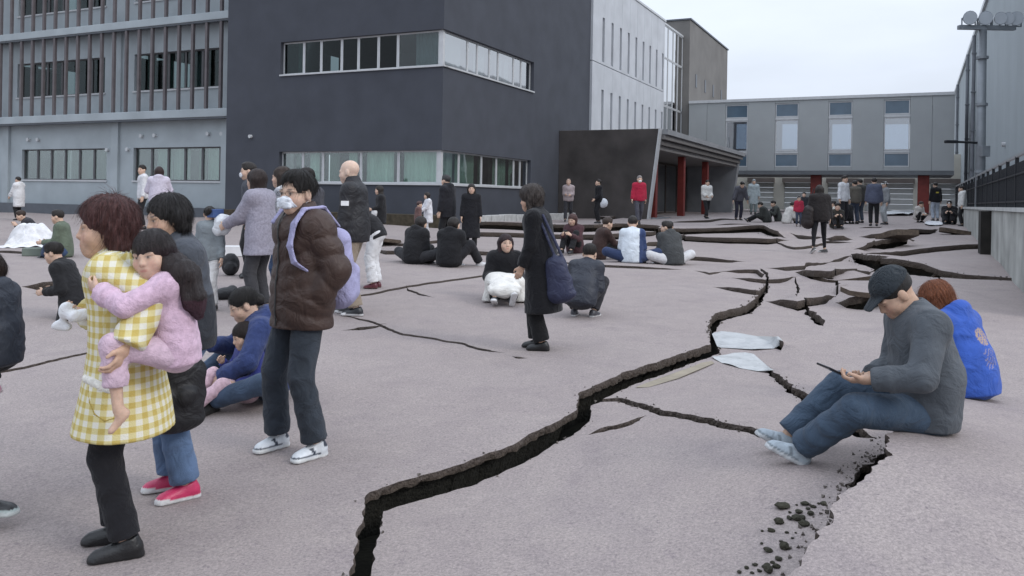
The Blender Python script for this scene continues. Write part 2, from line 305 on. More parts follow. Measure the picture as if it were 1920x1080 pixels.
def asphalt():
    m = bpy.data.materials.new('asphalt_pink'); m.use_nodes = True; n = m.node_tree.nodes; l = m.node_tree.links.new; b = n['Principled BSDF']
    b.inputs['Roughness'].default_value = 0.88; b.inputs['Specular IOR Level'].default_value = 0.25
    t = n.new('ShaderNodeTexCoord')
    def noise(s, det=4, rough=.55, dist=0.0):
        q = n.new('ShaderNodeTexNoise'); q.inputs['Scale'].default_value = s; q.inputs['Detail'].default_value = det; q.inputs['Roughness'].default_value = rough; q.inputs['Distortion'].default_value = dist; l(t.outputs['Object'], q.inputs['Vector']); return q
    def ramp(src, p0, p1, c0, c1):
        r = n.new('ShaderNodeValToRGB'); e = r.color_ramp.elements; e[0].position = p0; e[1].position = p1; e[0].color = (*c0, 1); e[1].color = (*c1, 1); l(src, r.inputs[0]); return r
    def mixc(mode, fac, a, bb):
        x = n.new('ShaderNodeMixRGB'); x.blend_type = mode
        if isinstance(fac, float): x.inputs[0].default_value = fac
        else: l(fac, x.inputs[0])
        l(a, x.inputs[1]); l(bb, x.inputs[2]); return x.outputs[0]
    big = ramp(noise(.35, 5).outputs[0], .3, .7, ASPH_A, ASPH_B)
    med = ramp(noise(3.0, 6, .65, .6).outputs[0], .35, .72, (.93, .925, .94), (1.05, 1.05, 1.04))
    fine = ramp(noise(70, 5, .75).outputs[0], .32, .68, (.68, .68, .70), (1.28, 1.27, 1.26))
    c = mixc('MULTIPLY', 1.0, big.outputs[0], med.outputs[0]); c = mixc('MULTIPLY', 1.0, c, fine.outputs[0])
    st = ramp(noise(16.0, 4, .6, 1.5).outputs[0], .62, .70, (1, 1, 1), (.62, .60, .68)); c = mixc('MULTIPLY', .45, c, st.outputs[0]); s2 = ramp(noise(1.1, 5, .6, 2.0).outputs[0], .52, .70, (1, 1, 1), (.80, .79, .83)); c = mixc('MULTIPLY', .45, c, s2.outputs[0])      # scattered darker stains
    vo = n.new('ShaderNodeTexVoronoi'); vo.inputs['Scale'].default_value = 240; l(t.outputs['Object'], vo.inputs['Vector'])
    fl = ramp(noise(34.0, 2, .5, .4).outputs[0], .69, .735, (1, 1, 1), (.45, .43, .50)); c = mixc('MULTIPLY', .5, c, fl.outputs[0]); lt = ramp(noise(27.0, 3, .6, .8).outputs[0], .64, .74, (1, 1, 1), (1.25, 1.2, 1.18)); c = mixc('MULTIPLY', .4, c, lt.outputs[0])
    ag = ramp(vo.outputs['Color'], .0, 1.0, (.82, .82, .82), (1.16, 1.15, 1.15)); c = mixc('MULTIPLY', .9, c, ag.outputs[0])
    l(c, b.inputs['Base Color'])
    bu = n.new('ShaderNodeBump'); bu.inputs['Strength'].default_value = .55; bu.inputs['Distance'].default_value = .006
    ad = n.new('ShaderNodeMath'); ad.operation = 'ADD'; l(noise(110, 4, .7).outputs[0], ad.inputs[0]); l(noise(14, 4).outputs[0], ad.inputs[1]); l(ad.outputs[0], bu.inputs['Height']); l(bu.outputs[0], b.inputs['Normal'])
    return m
ASPH_A, ASPH_B = (0.288, 0.250, 0.238), (0.318, 0.280, 0.266)
def edge_mat():
    m = bpy.data.materials.new('broken_edge'); m.use_nodes = True; n = m.node_tree.nodes; l = m.node_tree.links.new; b = n['Principled BSDF']; b.inputs['Roughness'].default_value = .95
    a = n.new('ShaderNodeVertexColor'); a.layer_name = 'Col'; t = n.new('ShaderNodeTexCoord')
    nz = n.new('ShaderNodeTexNoise'); nz.inputs['Scale'].default_value = 28; nz.inputs['Detail'].default_value = 5; l(t.outputs['Object'], nz.inputs['Vector'])
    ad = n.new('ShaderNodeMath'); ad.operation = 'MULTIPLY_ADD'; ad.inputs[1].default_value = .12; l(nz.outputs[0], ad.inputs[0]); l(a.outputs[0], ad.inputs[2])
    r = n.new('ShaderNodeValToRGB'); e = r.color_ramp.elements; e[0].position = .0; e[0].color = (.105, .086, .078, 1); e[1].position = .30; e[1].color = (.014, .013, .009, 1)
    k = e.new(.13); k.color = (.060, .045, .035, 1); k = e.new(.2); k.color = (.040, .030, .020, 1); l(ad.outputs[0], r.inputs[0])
    n2 = n.new('ShaderNodeTexNoise'); n2.inputs['Scale'].default_value = 90; l(t.outputs['Object'], n2.inputs['Vector']); mx = n.new('ShaderNodeMixRGB'); mx.blend_type = 'OVERLAY'; mx.inputs[0].default_value = .8; l(r.outputs[0], mx.inputs[1]); l(n2.outputs[0], mx.inputs[2]); l(mx.outputs[0], b.inputs['Base Color'])
    n3 = n.new('ShaderNodeTexNoise'); n3.inputs['Scale'].default_value = 45; n3.inputs['Detail'].default_value = 6; l(t.outputs['Object'], n3.inputs['Vector']); bu = n.new('ShaderNodeBump'); bu.inputs['Strength'].default_value = 1; bu.inputs['Distance'].default_value = .03; l(n3.outputs[0], bu.inputs['Height']); l(bu.outputs[0], b.inputs['Normal'])
    return m
build_pavement()
# ================================================================== buildings
YAW = R_(25.8); DR = Vector((math.sin(YAW), math.cos(YAW), 0)); DL = Vector((-math.cos(YAW), math.sin(YAW), 0))   # DR recedes to the right, DL to the left
CORN = Vector((0, 0, 0)); _r = ray(828, 300); CORN = Vector((_r[0] * 28.2, 28.2, 0))
class Face:
    """vertical facade: origin, axis u along the facade, n pointing out of the building"""
    def __init__(s, o, u, n): s.o, s.u, s.n = Vector(o), Vector(u), Vector(n); s.o.z = 0
    def hit(s, px, py):
        r = Vector(ray(px, py)); c = Vector((0, 0, CAMH)); t = (s.o - c).dot(s.n) / r.dot(s.n); p = c + r * t
        return (p - s.o).dot(s.u), p.z
    def P(s, a, z, out=0.0): q = s.o + s.u * a + s.n * out; return (q.x, q.y, z)
    def box(s, mb, a0, a1, z0, z1, o0, o1):
        p = [s.P(a0, z0, o0), s.P(a1, z0, o0), s.P(a1, z0, o1), s.P(a0, z0, o1), s.P(a0, z1, o0), s.P(a1, z1, o0), s.P(a1, z1, o1), s.P(a0, z1, o1)]
        mb.hexa(p)
    def wall(s, mb, a0, a1, z0, z1, o0, o1, holes):
        """wall slab with rectangular openings (a0,a1,z0,z1)"""
        A = sorted({a0, a1, *[h[0] for h in holes], *[h[1] for h in holes]}); Z = sorted({z0, z1, *[h[2] for h in holes], *[h[3] for h in holes]})
        A = [a for a in A if a0 - 1e-6 <= a <= a1 + 1e-6]; Z = [z for z in Z if z0 - 1e-6 <= z <= z1 + 1e-6]
        for i in range(len(A) - 1):
            run = None
            for j in range(len(Z) - 1):
                am, zm = (A[i] + A[i + 1]) / 2, (Z[j] + Z[j + 1]) / 2
                solid = not any(h[0] < am < h[1] and h[2] < zm < h[3] for h in holes)
                if solid: run = (run[0], Z[j + 1]) if run else (Z[j], Z[j + 1])
                if (not solid or j == len(Z) - 2) and run: s.box(mb, A[i], A[i + 1], run[0], run[1], o0, o1); run = None
DARK = mat('charcoal_render', (0.058, 0.063, 0.077), .85, .10, 1.2, .25, 40)
CONC = mat('grey_concrete', (0.345, 0.385, 0.405), .85, .10, .9, .2, 25)
CONC2 = mat('grey_concrete_panel', (0.23, 0.235, 0.245), .85, .12, 1.3, .2, 25)
LOUV = mat('brown_louver', (0.120, 0.106, 0.110), .6, .15, 3)
ALU = mat('aluminium_frame', (0.50, 0.51, 0.52), .45, .06, 5, metal=.2)
WHT = mat('white_panel', (0.46, 0.475, 0.50), .6, .08, 1.0)
SLOT = mat('dark_slot', (0.09, 0.10, 0.115), .4, .1, 3)
INT = mat('room_dark', (0.05, 0.05, 0.05), .9, .3, .6)
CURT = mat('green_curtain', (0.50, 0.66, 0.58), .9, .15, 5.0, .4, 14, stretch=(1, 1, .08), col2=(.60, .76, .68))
CURT2 = mat('dark_green_curtain', (0.10, 0.16, 0.13), .9, .35, 5.0, .4, 14, stretch=(1, 1, .08))  # dark green curtain cloth, mixed in among the mint ones
BLIND = mat('pale_blind', (0.52, 0.56, 0.57), .9, .1, 3)
GLS = glass_mat('window_glass', (.86, .93, .90), .10)
GLSR = glass_mat('reflective_glass', (.60, .66, .66), .03); GLSD = glass_mat('dark_window_glass', (.40, .46, .46), .015, .2)
BROWN = mat('brown_tower', (0.165, 0.158, 0.150), .85, .12, .7, .2, 20)
BRIDGE = mat('bridge_panel', (0.325, 0.340, 0.345), .5, .05, .8, metal=.25)
CANW = mat('dark_stained_concrete', (0.064, 0.057, 0.054), .75, .35, .9, .3, 12)
REDC = mat('red_column', (0.17, 0.028, 0.022), .5, .15, 4)
HALL = mat('hall_cladding', (0.32, 0.36, 0.38), .7, .06, .5, .15, 30)
def wframe(F, par, a0, a1, z0, z1, out, w=.05, name='window_frame', mtl=None, d=.06):
    m = MB()
    for (x0, x1, y0, y1) in ((a0, a1, z0, z0 + w), (a0, a1, z1 - w, z1), (a0, a0 + w, z0 + w, z1 - w), (a1 - w, a1, z0 + w, z1 - w)): F.box(m, x0, x1, y0, y1, out - d, out)
    return m.build(name, mtl or ALU, par)
def pane(F, par, a0, a1, z0, z1, out, m, name='window_pane'):
    b = MB(); F.box(b, a0, a1, z0, z1, out - .012, out); return b.build(name, m, par)
def curtain(F, par, a0, a1, z0, z1, out, m, name='curtain'):
    n = max(6, int((a1 - a0) / .07)); V = []; Fq = []
    for k in range(n + 1):
        a = a0 + (a1 - a0) * k / n; o = out + (.035 if k % 2 else 0) + random.uniform(-.008, .008); V += [F.P(a, z0, o), F.P(a, z1, o)]
    for k in range(n): Fq.append((2 * k, 2 * k + 2, 2 * k + 3, 2 * k + 1))
    me = bpy.data.meshes.new(name); me.from_pydata(V, [], Fq); return link(name, me, m, par)
FL = Face(CORN, DL, -DR)         # dark building, face towards the camera
FR = Face(CORN, DR, -DL)         # dark building, face receding to the right
GZ = 0.05                        # walls start below ground
# ---------------- dark corner building
db = empty('dark_school_building', (CORN.x, CORN.y, 0)); tag(db, 'charcoal school building with two ribbon windows wrapped round its corner', 'building')
db.location = (0, 0, 0)
aE = FL.hit(425, 200)[0]; bE = FR.hit(1105, 200)[0]
TOPZ = FR.hit(1191, 3)[1] + .3
u_l = FL.hit(526, 112)[0]; u_t = FL.hit(830, 54)[1]; u_b = FL.hit(830, 122)[1]; u_r = FR.hit(1001, 140)[0]
l_l = FL.hit(523, 310)[0]; l_t = FL.hit(826, 281)[1]; l_b = FL.hit(826, 345)[1]; l_r = FR.hit(995, 325)[0]
TH = .30
m = MB(); FL.wall(m, 0, aE, GZ, TOPZ, -TH, 0, [(-.01, u_l, u_b, u_t), (-.01, l_l, l_b, l_t)]); m.build('wall', DARK, db)
m = MB(); FR.wall(m, TH, bE, GZ, TOPZ, -TH, 0, [(0, u_r, u_b, u_t), (0, l_r, l_b, l_t)]); m.build('wall', DARK, db)
m = MB(); m.hexa([FL.P(.32, TOPZ - .3, -.32), FL.P(aE, TOPZ - .3, -.32), FL.P(aE, TOPZ - .3, -bE), FL.P(.32, TOPZ - .3, -bE), FL.P(.32, TOPZ - .05, -.32), FL.P(aE, TOPZ - .05, -.32), FL.P(aE, TOPZ - .05, -bE), FL.P(.32, TOPZ - .05, -bE)]); m.build('roof', CONC, db)
m = MB(); FL.box(m, aE - .25, aE, GZ, TOPZ, -6, -.31); m.build('wall', DARK, db)
def ribbon(zb, zt, al, br, mull_l, mull_r, upper):
    o = -.16
    # corner post, sill, head
    m = MB(); FL.box(m, .10, .24, zb, zt, -.26, -.12); m.build('corner_post', ALU, db)
    m = MB(); FL.box(m, -.06, al, zb - .045, zb + .012, -.28, .06); m.build('window_sill', ALU, db)
    m = MB(); FR.box(m, .07, br, zb - .045, zb + .012, -.28, .06); m.build('window_sill', ALU, db)
    # rooms behind: back wall, ceiling and floor
    m = MB(); FL.box(m, .32, al + .4, zb - .5, zt + .4, -4.2, -4.0); FL.box(m, .32, al + .4, zt + .08, zt + .2, -4.0, -.32); FL.box(m, .32, al + .4, zb - .7, zb - .6, -4.0, -.32); m.build('room_interior', INT, db)
    m = MB(); FR.box(m, 4.3, br + .4, zb - .5, zt + .4, -4.2, -4.0); FR.box(m, 4.3, br + .4, zt + .08, zt + .2, -4.0, -.32); FR.box(m, br + .41, br + .5, zb - .7, zt + .3, -4, -.32); m.build('room_interior', INT, db)
    for F, e, ml, st in ((FL, al, mull_l, .24), (FR, br, mull_r, .24)):
        A = [st] + ml + [e]
        for i in range(len(A) - 1):
            a0, a1 = A[i], A[i + 1]
            f = wframe(F, db, a0 + .003, a1 - .003, zb + .012, zt, o, .055 if i % 2 == 0 else .045, 'window'); 
            g = pane(F, f, a0 + .05, a1 - .05, zb + .06, zt - .05, o - .02, (GLSR if F is FR or i == 0 else GLSD) if upper else GLS)
uml = [FL.hit(x, 100)[0] for x in (741, 705, 667, 636, 597, 565)]; umr = [FR.hit(x, 120)[0] for x in (884, 902, 925, 941, 970, 984)]
lml = [FL.hit(x, 310)[0] for x in (742, 672, 600, 563)]; lmr = [FR.hit(x, 320)[0] for x in (868, 910, 938, 970, 982)]
ribbon(u_b, u_t, u_l, u_r, uml, umr, True); ribbon(l_b, l_t, l_l, l_r, lml, lmr, False)
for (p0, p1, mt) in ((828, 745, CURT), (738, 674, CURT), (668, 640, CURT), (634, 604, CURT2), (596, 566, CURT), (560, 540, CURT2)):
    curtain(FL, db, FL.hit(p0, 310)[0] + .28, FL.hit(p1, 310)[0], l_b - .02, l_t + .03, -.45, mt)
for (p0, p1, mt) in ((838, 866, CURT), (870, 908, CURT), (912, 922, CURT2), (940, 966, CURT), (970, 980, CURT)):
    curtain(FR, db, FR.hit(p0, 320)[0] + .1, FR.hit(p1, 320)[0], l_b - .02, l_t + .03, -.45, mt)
for (p0, p1) in ((836, 882), (903, 924), (943, 958), (960, 970)): curtain(FR, db, FR.hit(p0, 120)[0] + .12, FR.hit(p1, 120)[0], u_b - .02, u_t + .03, -.42, BLIND, 'blind')
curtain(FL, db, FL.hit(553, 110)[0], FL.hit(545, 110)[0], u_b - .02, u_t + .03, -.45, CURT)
curtain(FL, db, FL.hit(812, 100)[0], FL.hit(768, 100)[0], u_b - .02, u_t + .03, -.45, BLIND, 'blind')
m = MB(); a, z = FL.hit(471, 256); m.tube(FL.P(a, z, -.01), FL.P(a, z, .10), .07, 10); m.build('vent_cap', ALU, db)
m = MB(); a, z = FR.hit(975, 338); FR.box(m, a, a + .35, z - .25, z + .25, -.44, -.36); m.build('wall_box', SLOT, db)
# kerb of pale blocks and planting bed along the foot of the walls
for k in range(9):
    t = .2 + k * .98; m = MB(); FR.box(m, t, t + .95, .6, 1.02 + random.uniform(-.02, .02), 1.1, 1.34)
    o = m.build('kerb_block', mat('pale_kerb', (.42, .42, .41), .9, .15, 6, .4, 40), db, bevel=.015)
m = MB(); FL.box(m, -.6, 9, .5, 1.0, .02, 1.0); m.build('planting_bed', mat('bed_soil', (.055, .045, .03), .95, .4, 7, .8, 20), db)
# ---------------- white facade with slit windows, glass bay
wb = empty('white_slit_window_block'); tag(wb, 'white panelled school block with tall narrow slit windows beside a glass bay', 'building')
W0, W1, W2, W3 = bE, FR.hit(1241, 200)[0], FR.hit(1262, 200)[0], FR.hit(1278, 200)[0]
WT = TOPZ - .3; O = .12
seamz = FR.hit(1111, 115)[1]
pitch = (FR.hit(1227, 150)[0] - FR.hit(1127, 100)[0]) / 7.0; a_first = FR.hit(1127, 100)[0]
cols = [a_first + pitch * k for k in range(-0, 9) if a_first + pitch * k < W1 - .2]
zA0, zA1 = FR.hit(1127, 117)[1], FR.hit(1127, 33)[1]; zB0, zB1 = 3.2, FR.hit(1124, 168)[1]
holes = []
for a in cols: holes += [(a - .17, a + .17, zA0, zA1), (a - .17, a + .17, zB0, zB1)]
edges_a = [W0] + [a + .17 for a in cols] + [W1]
# panels between the slit columns, upper and lower row, with open joints
m = MB(); FR.box(m, W0, W1, GZ, WT, -.4, -.02); m.build('backing_wall', SLOT, wb)
prev = W0
for i, a in enumerate(cols + [W1]):
    a1 = a - .17 if i < len(cols) else W1 - .02
    for (z0, z1) in ((GZ, seamz - .02), (seamz + .02, WT)):
        if a1 - prev > .1:
            m = MB(); FR.box(m, prev + .0, a1, z0, z1, -.02, O); m.build('facade_panel', WHT, wb)
    if i < len(cols):
        for (z0, z1, h0, h1) in ((GZ, seamz - .02, zB0, zB1), (seamz + .02, WT, zA0, zA1)):
            for (q0, q1) in ((z0, h0), (h1, z1)):
                m = MB(); FR.box(m, a - .155, a + .17, q0, q1, -.02, O - .006); m.build('facade_panel', WHT, wb)
            m = MB(); FR.box(m, a - .15, a + .15, h0 + .02, h1 - .02, -.015, .005); m.build('slit_window', GLSR, wb)
    prev = a + .17
m = MB(); FR.box(m, W0 - .1, W1 + .1, WT, WT + .12, -.5, O + .05); m.build('roof_edge', ALU, wb)
gm = glass_mat('bay_glass', (.45, .52, .55), .45)
zs = [GZ, FR.hit(1250, 200)[1], FR.hit(1250, 110)[1], WT - .1]
m = MB(); FR.box(m, W1, W3, GZ, WT - .2, -3.2, -3.0); m.build('bay_interior', mat('bay_inside', (.25, .27, .30), .8, .1, 1), wb)
na = 4
for i in range(na):
    a0 = W1 + (W3 - W1) * i / na; a1 = W1 + (W3 - W1) * (i + 1) / na
    for j in range(3):
        f = wframe(FR, wb, a0 + .01, a1 - .01, zs[j] + .01, zs[j + 1] - .01, .02, .05, 'glass_frame'); pane(FR, f, a0 + .06, a1 - .06, zs[j] + .06, zs[j + 1] - .06, -.01, gm)
m = MB(); FR.box(m, W1, W3, WT - .1, WT + .02, -3.2, .06); m.build('roof_edge', ALU, wb)
# ---------------- brown tower
tw = empty('brown_tower_block'); tag(tw, 'windowless brown stair tower rising behind the glass bay', 'building')
TO = FR.P(W3 + .02, 0, 0); FT = Face(TO, -DL, -DR)                # tower front: runs out to the right from the bay
t1 = FT.hit(1293, 120)[0]; t0 = FT.hit(1246, 60)[0] - 2; TZ = FT.hit(1293, 37)[1]
FTR = Face(FT.P(t1, 0, 0), DR, -DL); tb = FTR.hit(1364, 120)[0]
m = MB(); m.hexa([FT.P(t0, GZ, 0), FT.P(t1, GZ, 0), FTR.P(tb, GZ, 0), FTR.P(tb, GZ, t0 - t1), FT.P(t0, TZ, 0), FT.P(t1, TZ, 0), FTR.P(tb, TZ, 0), FTR.P(tb, TZ, t0 - t1)]); m.build('tower_wall', BROWN, tw, bevel=.03)
m = MB(); FTR.box(m, -.08, tb + .05, TZ, TZ + .1, t0 - t1, .08); m.build('roof_edge', SLOT, tw)
for (px, py) in ((1305, 152), (1322, 162), (1337, 171), (1352, 180)):
    a, z = FTR.hit(px, py); m = MB(); FTR.box(m, a - .2, a + .2, z - .45, z + .45, .0, .03); m.build('slit_vent', SLOT, tw)
# ---------------- entrance with slanted side walls and deep canopy
en = empty('entrance_canopy'); tag(en, 'dark concrete entrance with slanted side wall, ribbed canopy and red columns', 'canopy')
b0 = FR.hit(1047, 330)[0]; FE = Face(FR.P(b0, 0, 0), -DL, -DR)
e_t, ez = FE.hit(1235, 241); e_b, _ = FE.hit(1209, 400)
FC = Face(FE.P(e_t, 0, 0), DR, -DL); c_end, cez = FC.hit(1388, 291)
def slant(o0, o1, nm, mt, ztop):
    m = MB(); P = FE.P
    m.hexa([P(-.0, GZ, o0), P(e_b, GZ, o0), P(e_b, GZ, o1), P(-.0, GZ, o1), P(-.0, ztop, o0), P(e_t, ztop, o0), P(e_t, ztop, o1), P(-.0, ztop, o1)]); return m.build(nm, mt, en, bevel=.02)
slant(-.35, 0, 'slanted_wall', CANW, ez); slant(-c_end, -c_end + .5, 'slanted_wall', CONC2, ez - .5)
m = MB(); P = FE.P; m.hexa([P(e_b - .0, GZ, -.36), P(e_b + .06, GZ, -.36), P(e_b + .06, GZ, .012), P(e_b, GZ, .012), P(e_t, ez + .01, -.36), P(e_t + .06, ez + .01, -.36), P(e_t + .06, ez + .01, .012), P(e_t, ez + .01, .012)]); m.build('wall_edge_trim', ALU, en)
m = MB(); FE.box(m, .0, e_t + .3, ez - .22, ez, -c_end - .1, -.37); m.build('canopy_roof', CONC2, en)
for k, (dz0, dz1, oo) in enumerate(((.24, .42, .18), (.46, .66, .02), (.68, .86, -.12))):
    m = MB(); FE.box(m, .3, e_t + oo, ez - dz1, ez - dz0, -c_end + .1, -.40); m.build('canopy_fascia', mat('canopy_fascia_%d' % (k % 2), (.13, .12, .115) if k % 2 else (.19, .18, .175), .7, .1, 3), en)
for px in (1231, 1283, 1327):
    fx = Face(FE.P(e_b + .15, 0, 0), DR, -DL); a = fx.hit(px, 380)[0]; m = MB(); fx.box(m, a - .16, a + .16, GZ, ez - .87, -.32, 0); m.build('red_column', REDC, en, bevel=.02)
m = MB(); FE.box(m, .05, e_t - .3, GZ, .87, -c_end + .5, -.36); m.build('entrance_step', CONC2, en)
# doors at the back of the porch
dz = ez - .9; nD = 7; a_0, a_1 = b0 + .5, b0 + c_end - .6
for i in range(nD):
    q0 = a_0 + (a_1 - a_0) * i / nD; q1 = a_0 + (a_1 - a_0) * (i + 1) / nD; Fd = Face(FR.P(0, 0, 1.4), DR, -DL)
    f = wframe(Fd, en, q0 + .01, q1 - .01, .88, dz, 0, .08, 'door_frame', mat('door_frame', (.06, .045, .035), .5, .1, 3)); pane(Fd, f, q0 + .08, q1 - .08, .95, dz - .08, -.02, GLS, 'door_glass')
m = MB(); FR.box(m, a_0, a_1, .6, dz + .2, .16, .2); m.build('lobby_wall', mat('lobby', (.035, .03, .028), .8, .3, 1.0), en)
# ---------------- bridge building
br = empty('bridge_building'); tag(br, 'grey metal clad bridge building with four window strips on red columns', 'building')
FB = Face(FT.P(t1, 0, .35), -DL, -DR)
x0 = FB.hit(1291, 250)[0]; x1 = FB.hit(1790, 250)[0]; bz1 = FB.hit(1540, 183)[1]; bz0 = FB.hit(1560, 320)[1]
strips = [(FB.hit(a, 250)[0], FB.hit(b, 250)[0]) for a, b in ((1360, 1402), (1453, 1497), (1553, 1598), (1657, 1706))]
zrow = [FB.hit(1575, y)[1] for y in (313, 287, 283, 222, 217, 190)]
hs = []
for a, b in strips: hs += [(a, b, zrow[0], zrow[5])]
Aed = [x0] + [v for s_ in strips for v in s_] + [x1]
for i in range(0, len(Aed), 2):
    n = max(1, round((Aed[i + 1] - Aed[i]) / 1.25)); w = (Aed[i + 1] - Aed[i]) / n
    for k in range(n):
        m = MB(); FB.box(m, Aed[i] + k * w + .008, Aed[i] + (k + 1) * w - .008, bz0, bz1 - .1, -.25, 0); m.build('cladding_panel', BRIDGE, br)
m = MB(); FB.box(m, x0, x1, bz1 - .1, bz1 + .08, -6, .08); m.build('roof_edge', ALU, br)
m = MB(); FB.box(m, x0, x1, bz0 - .25, bz0 - .01, -6, .05); m.build('floor_beam', mat('beam', (.12, .13, .14), .6, .1, 2), br)
BGL = glass_mat('bridge_glass', (.50, .58, .66), .38)
SPAN = mat('blue_spandrel_glass', (.085, .13, .175), .12, .12, 1.5, spec=.6)
for a, b in strips:
    for (q0, q1) in ((bz0, zrow[0]), (zrow[5], bz1 - .1)):
        if q1 > q0: m = MB(); FB.box(m, a, b, q0, q1, -.25, -.01); m.build('cladding_panel', BRIDGE, br)
    for (z0, z1) in ((zrow[1] + .004, zrow[2] - .004), (zrow[3] + .004, zrow[4] - .004)): m = MB(); FB.box(m, a, b, z0, z1, -.2, -.03); m.build('transom', ALU, br)
    for (z0, z1) in ((zrow[0], zrow[1]), (zrow[2], zrow[3]), (zrow[4], zrow[5])):
        f = wframe(FB, br, a + .01, b - .01, z0 + .01, z1 - .01, -.06, .06, 'window'); pane(FB, f, a + .07, b - .07, z0 + .07, z1 - .07, -.09, BGL if z0 == zrow[2] else SPAN)
# far wall of the bridge has its own windows, so daylight shows through
FBr = Face(FB.P(0, 0, -5.4), -DL, -DR); far_h = [(FBr.hit(pa, 255)[0], FBr.hit(pb, 255)[0], FBr.hit(pb, 279)[1], FBr.hit(pb, 232)[1]) for pa, pb in ((1380, 1402), (1466, 1497), (1560, 1598), (1659, 1706))]
m = MB(); FB.wall(m, x0, x1, bz0, bz1 - .1, -5.6, -5.4, far_h); m.build('rear_wall', mat('bridge_inside', (.22, .25, .28), .8, .1, 1), br)
m = MB(); FB.box(m, x0, x1, bz0 - .005, bz0 + .1, -5.4, -.26); m.build('floor_slab', SLOT, br)
for px in (1527, 1731):
    a, _ = FB.hit(px, 380); w = .32; m = MB(); FB.box(m, a - w, a + w, GZ, bz0 - .26, -1.2, -.55); m.build('red_column', REDC, br, bevel=.03)
# ---------------- low beige building behind the bridge
ga = empty('beige_garage_block'); tag(ga, 'low beige building with shuttered bays seen under the bridge', 'building')
FG = Face(FB.P(0, 0, -16), -DL, -DR); g0, g1 = FG.hit(1380, 350)[0] - 4, FG.hit(1800, 350)[0] + 8; gt = FG.hit(1600, 300)[1] + .4
BEI = mat('beige_wall', (.52, .50, .44), .85, .12, .8, .2, 20); bays = []
zc = FG.hit(1600, 343)[1]
for (p, q) in ((1405, 1450), (1470, 1520), (1552, 1610), (1622, 1712), (1745, 1800)): bays.append((FG.hit(p, 370)[0], FG.hit(q, 370)[0], GZ, zc))
m = MB(); FG.wall(m, g0, g1, GZ, gt, -.4, 0, bays); m.build('wall', BEI, ga)
for (a, b, z0, z1) in bays:
    for k in range(8):
        h = (z1 - z0) / 8; m = MB(); FG.box(m, a, b, z0 + k * h + .01, z0 + (k + 1) * h - .01, -.3, -.22); m.build('shutter_slat', mat('shutter', (.47, .48, .47), .6, .06, 2), ga)
    m = MB(); FG.box(m, a - .1, b + .1, z1, z1 + .35, -.1, .5); m.build('awning', mat('awning', (.13, .11, .10), .8, .1, 2), ga)
m = MB(); FG.box(m, FG.hit(1405, 330)[0], FG.hit(1450, 330)[0], zc + .5, gt - .1, -.05, .06); m.build('dark_panel', SLOT, ga)
# ---------------- hall on the right
ha = empty('sports_hall'); tag(ha, 'tall pale grey sports hall wall with downpipe beside the bridge', 'building')
FH = Face(FB.P(x1 + 1.0, 0, .05), -DR, DL); hz = FH.hit(1812, 118)[1]; h_a = FH.hit(1784, 250)[0]
n = 26; wseg = 2.6
for k in range(n):
    m = MB(); FH.box(m, h_a + k * wseg + .005, h_a + (k + 1) * wseg - .005, GZ, hz, -.3, 0); m.build('cladding_panel', HALL, ha)
m = MB(); FH.box(m, h_a - .2, h_a + n * wseg, hz, hz + .25, -.5, .12); m.build('roof_edge', ALU, ha)
m = MB(); FH.box(m, h_a - .3, h_a - .01, GZ, hz + .1, -8, -.01); m.build('end_wall', mat('hall_end', (.2, .22, .24), .7, .1, 1), ha)
for px in (1797, 1816, 1828):
    a, _ = FH.hit(px, 300); m = MB(); m.tube(FH.P(a, GZ, .14), FH.P(a, hz - .2, .14), .10, 10)
    for z in np.arange(1.5, hz - 1, 2.2): FH.box(m, a - .14, a + .14, z, z + .06, 0, .26)
    m.build('downpipe', mat('pipe_grey', (.16, .17, .19), .5, .1, 3), ha, smooth=False)
for px, py in ((1885, 271),):
    a, z = FH.hit(px, py); m = MB(); m.tube(FH.P(a, z, 0), FH.P(a, z, .12), .09, 10); m.build('vent_cap', ALU, ha)
# ---------------- left concrete building
lb = empty('grey_louvred_building'); tag(lb, 'grey concrete school building with brown vertical louvres and green curtained windows', 'building')
FLB = Face(FL.P(aE, 0, -1.6), DL, -DR); H = FLB.hit
xa = -1.0; xz = H(-120, 200)[0]
win1 = [(H(422, 310)[0] - .6, H(250, 310)[0], H(330, 340)[1], H(330, 276)[1]), (H(200, 310)[0], H(41, 310)[0], H(330, 340)[1], H(330, 276)[1]), (H(-10, 310)[0], H(-110, 310)[0], H(330, 340)[1], H(330, 276)[1])]
w2b, w2t = H(337, 167)[1], H(337, 95)[1]; w3b = H(110, 23)[1]; w3t = w3b + 1.75
win2 = [(H(422, 130)[0] - .6, H(252, 130)[0], w2b, w2t), (H(197, 130)[0], H(33, 130)[0], w2b, w2t), (H(-15, 130)[0], H(-110, 130)[0], w2b, w2t)]
win3 = [(a, b, w3b, w3t) for a, b, _, _ in win2]
LTOP = w3t + 2.0
m = MB(); FLB.wall(m, xa, xz, GZ, LTOP, -.3, 0, win1 + win2 + win3); m.build('wall', CONC, lb)
l2 = (H(212, 226)[1], H(212, 219)[1] + .02); l3 = (H(212, 60)[1], H(212, 53)[1])
for (z0, z1) in (l2, l3):
    m = MB(); FLB.box(m, xa, xz, z0 - .05, z1 + .1, .001, .52); m.build('ledge', CONC, lb, bevel=.02)
    m = MB(); FLB.box(m, xa, xz, z0 - .12, z0 - .05, .2, .48); m.build('drip_edge', SLOT, lb)
for px in (218, 14, 425):
    a = H(px, 300)[0]; m = MB(); FLB.box(m, a - .22, a + .22, GZ, l2[0] - .06, .001, .12); m.build('pilaster', CONC, lb)
    m = MB(); FLB.box(m, a - .3, a + .3, l2[1] + .11, l3[0] - .06, .001, .10); m.build('pilaster', CONC, lb)
aL0, aL1 = H(400, 200)[0], H(15, 200)[0]
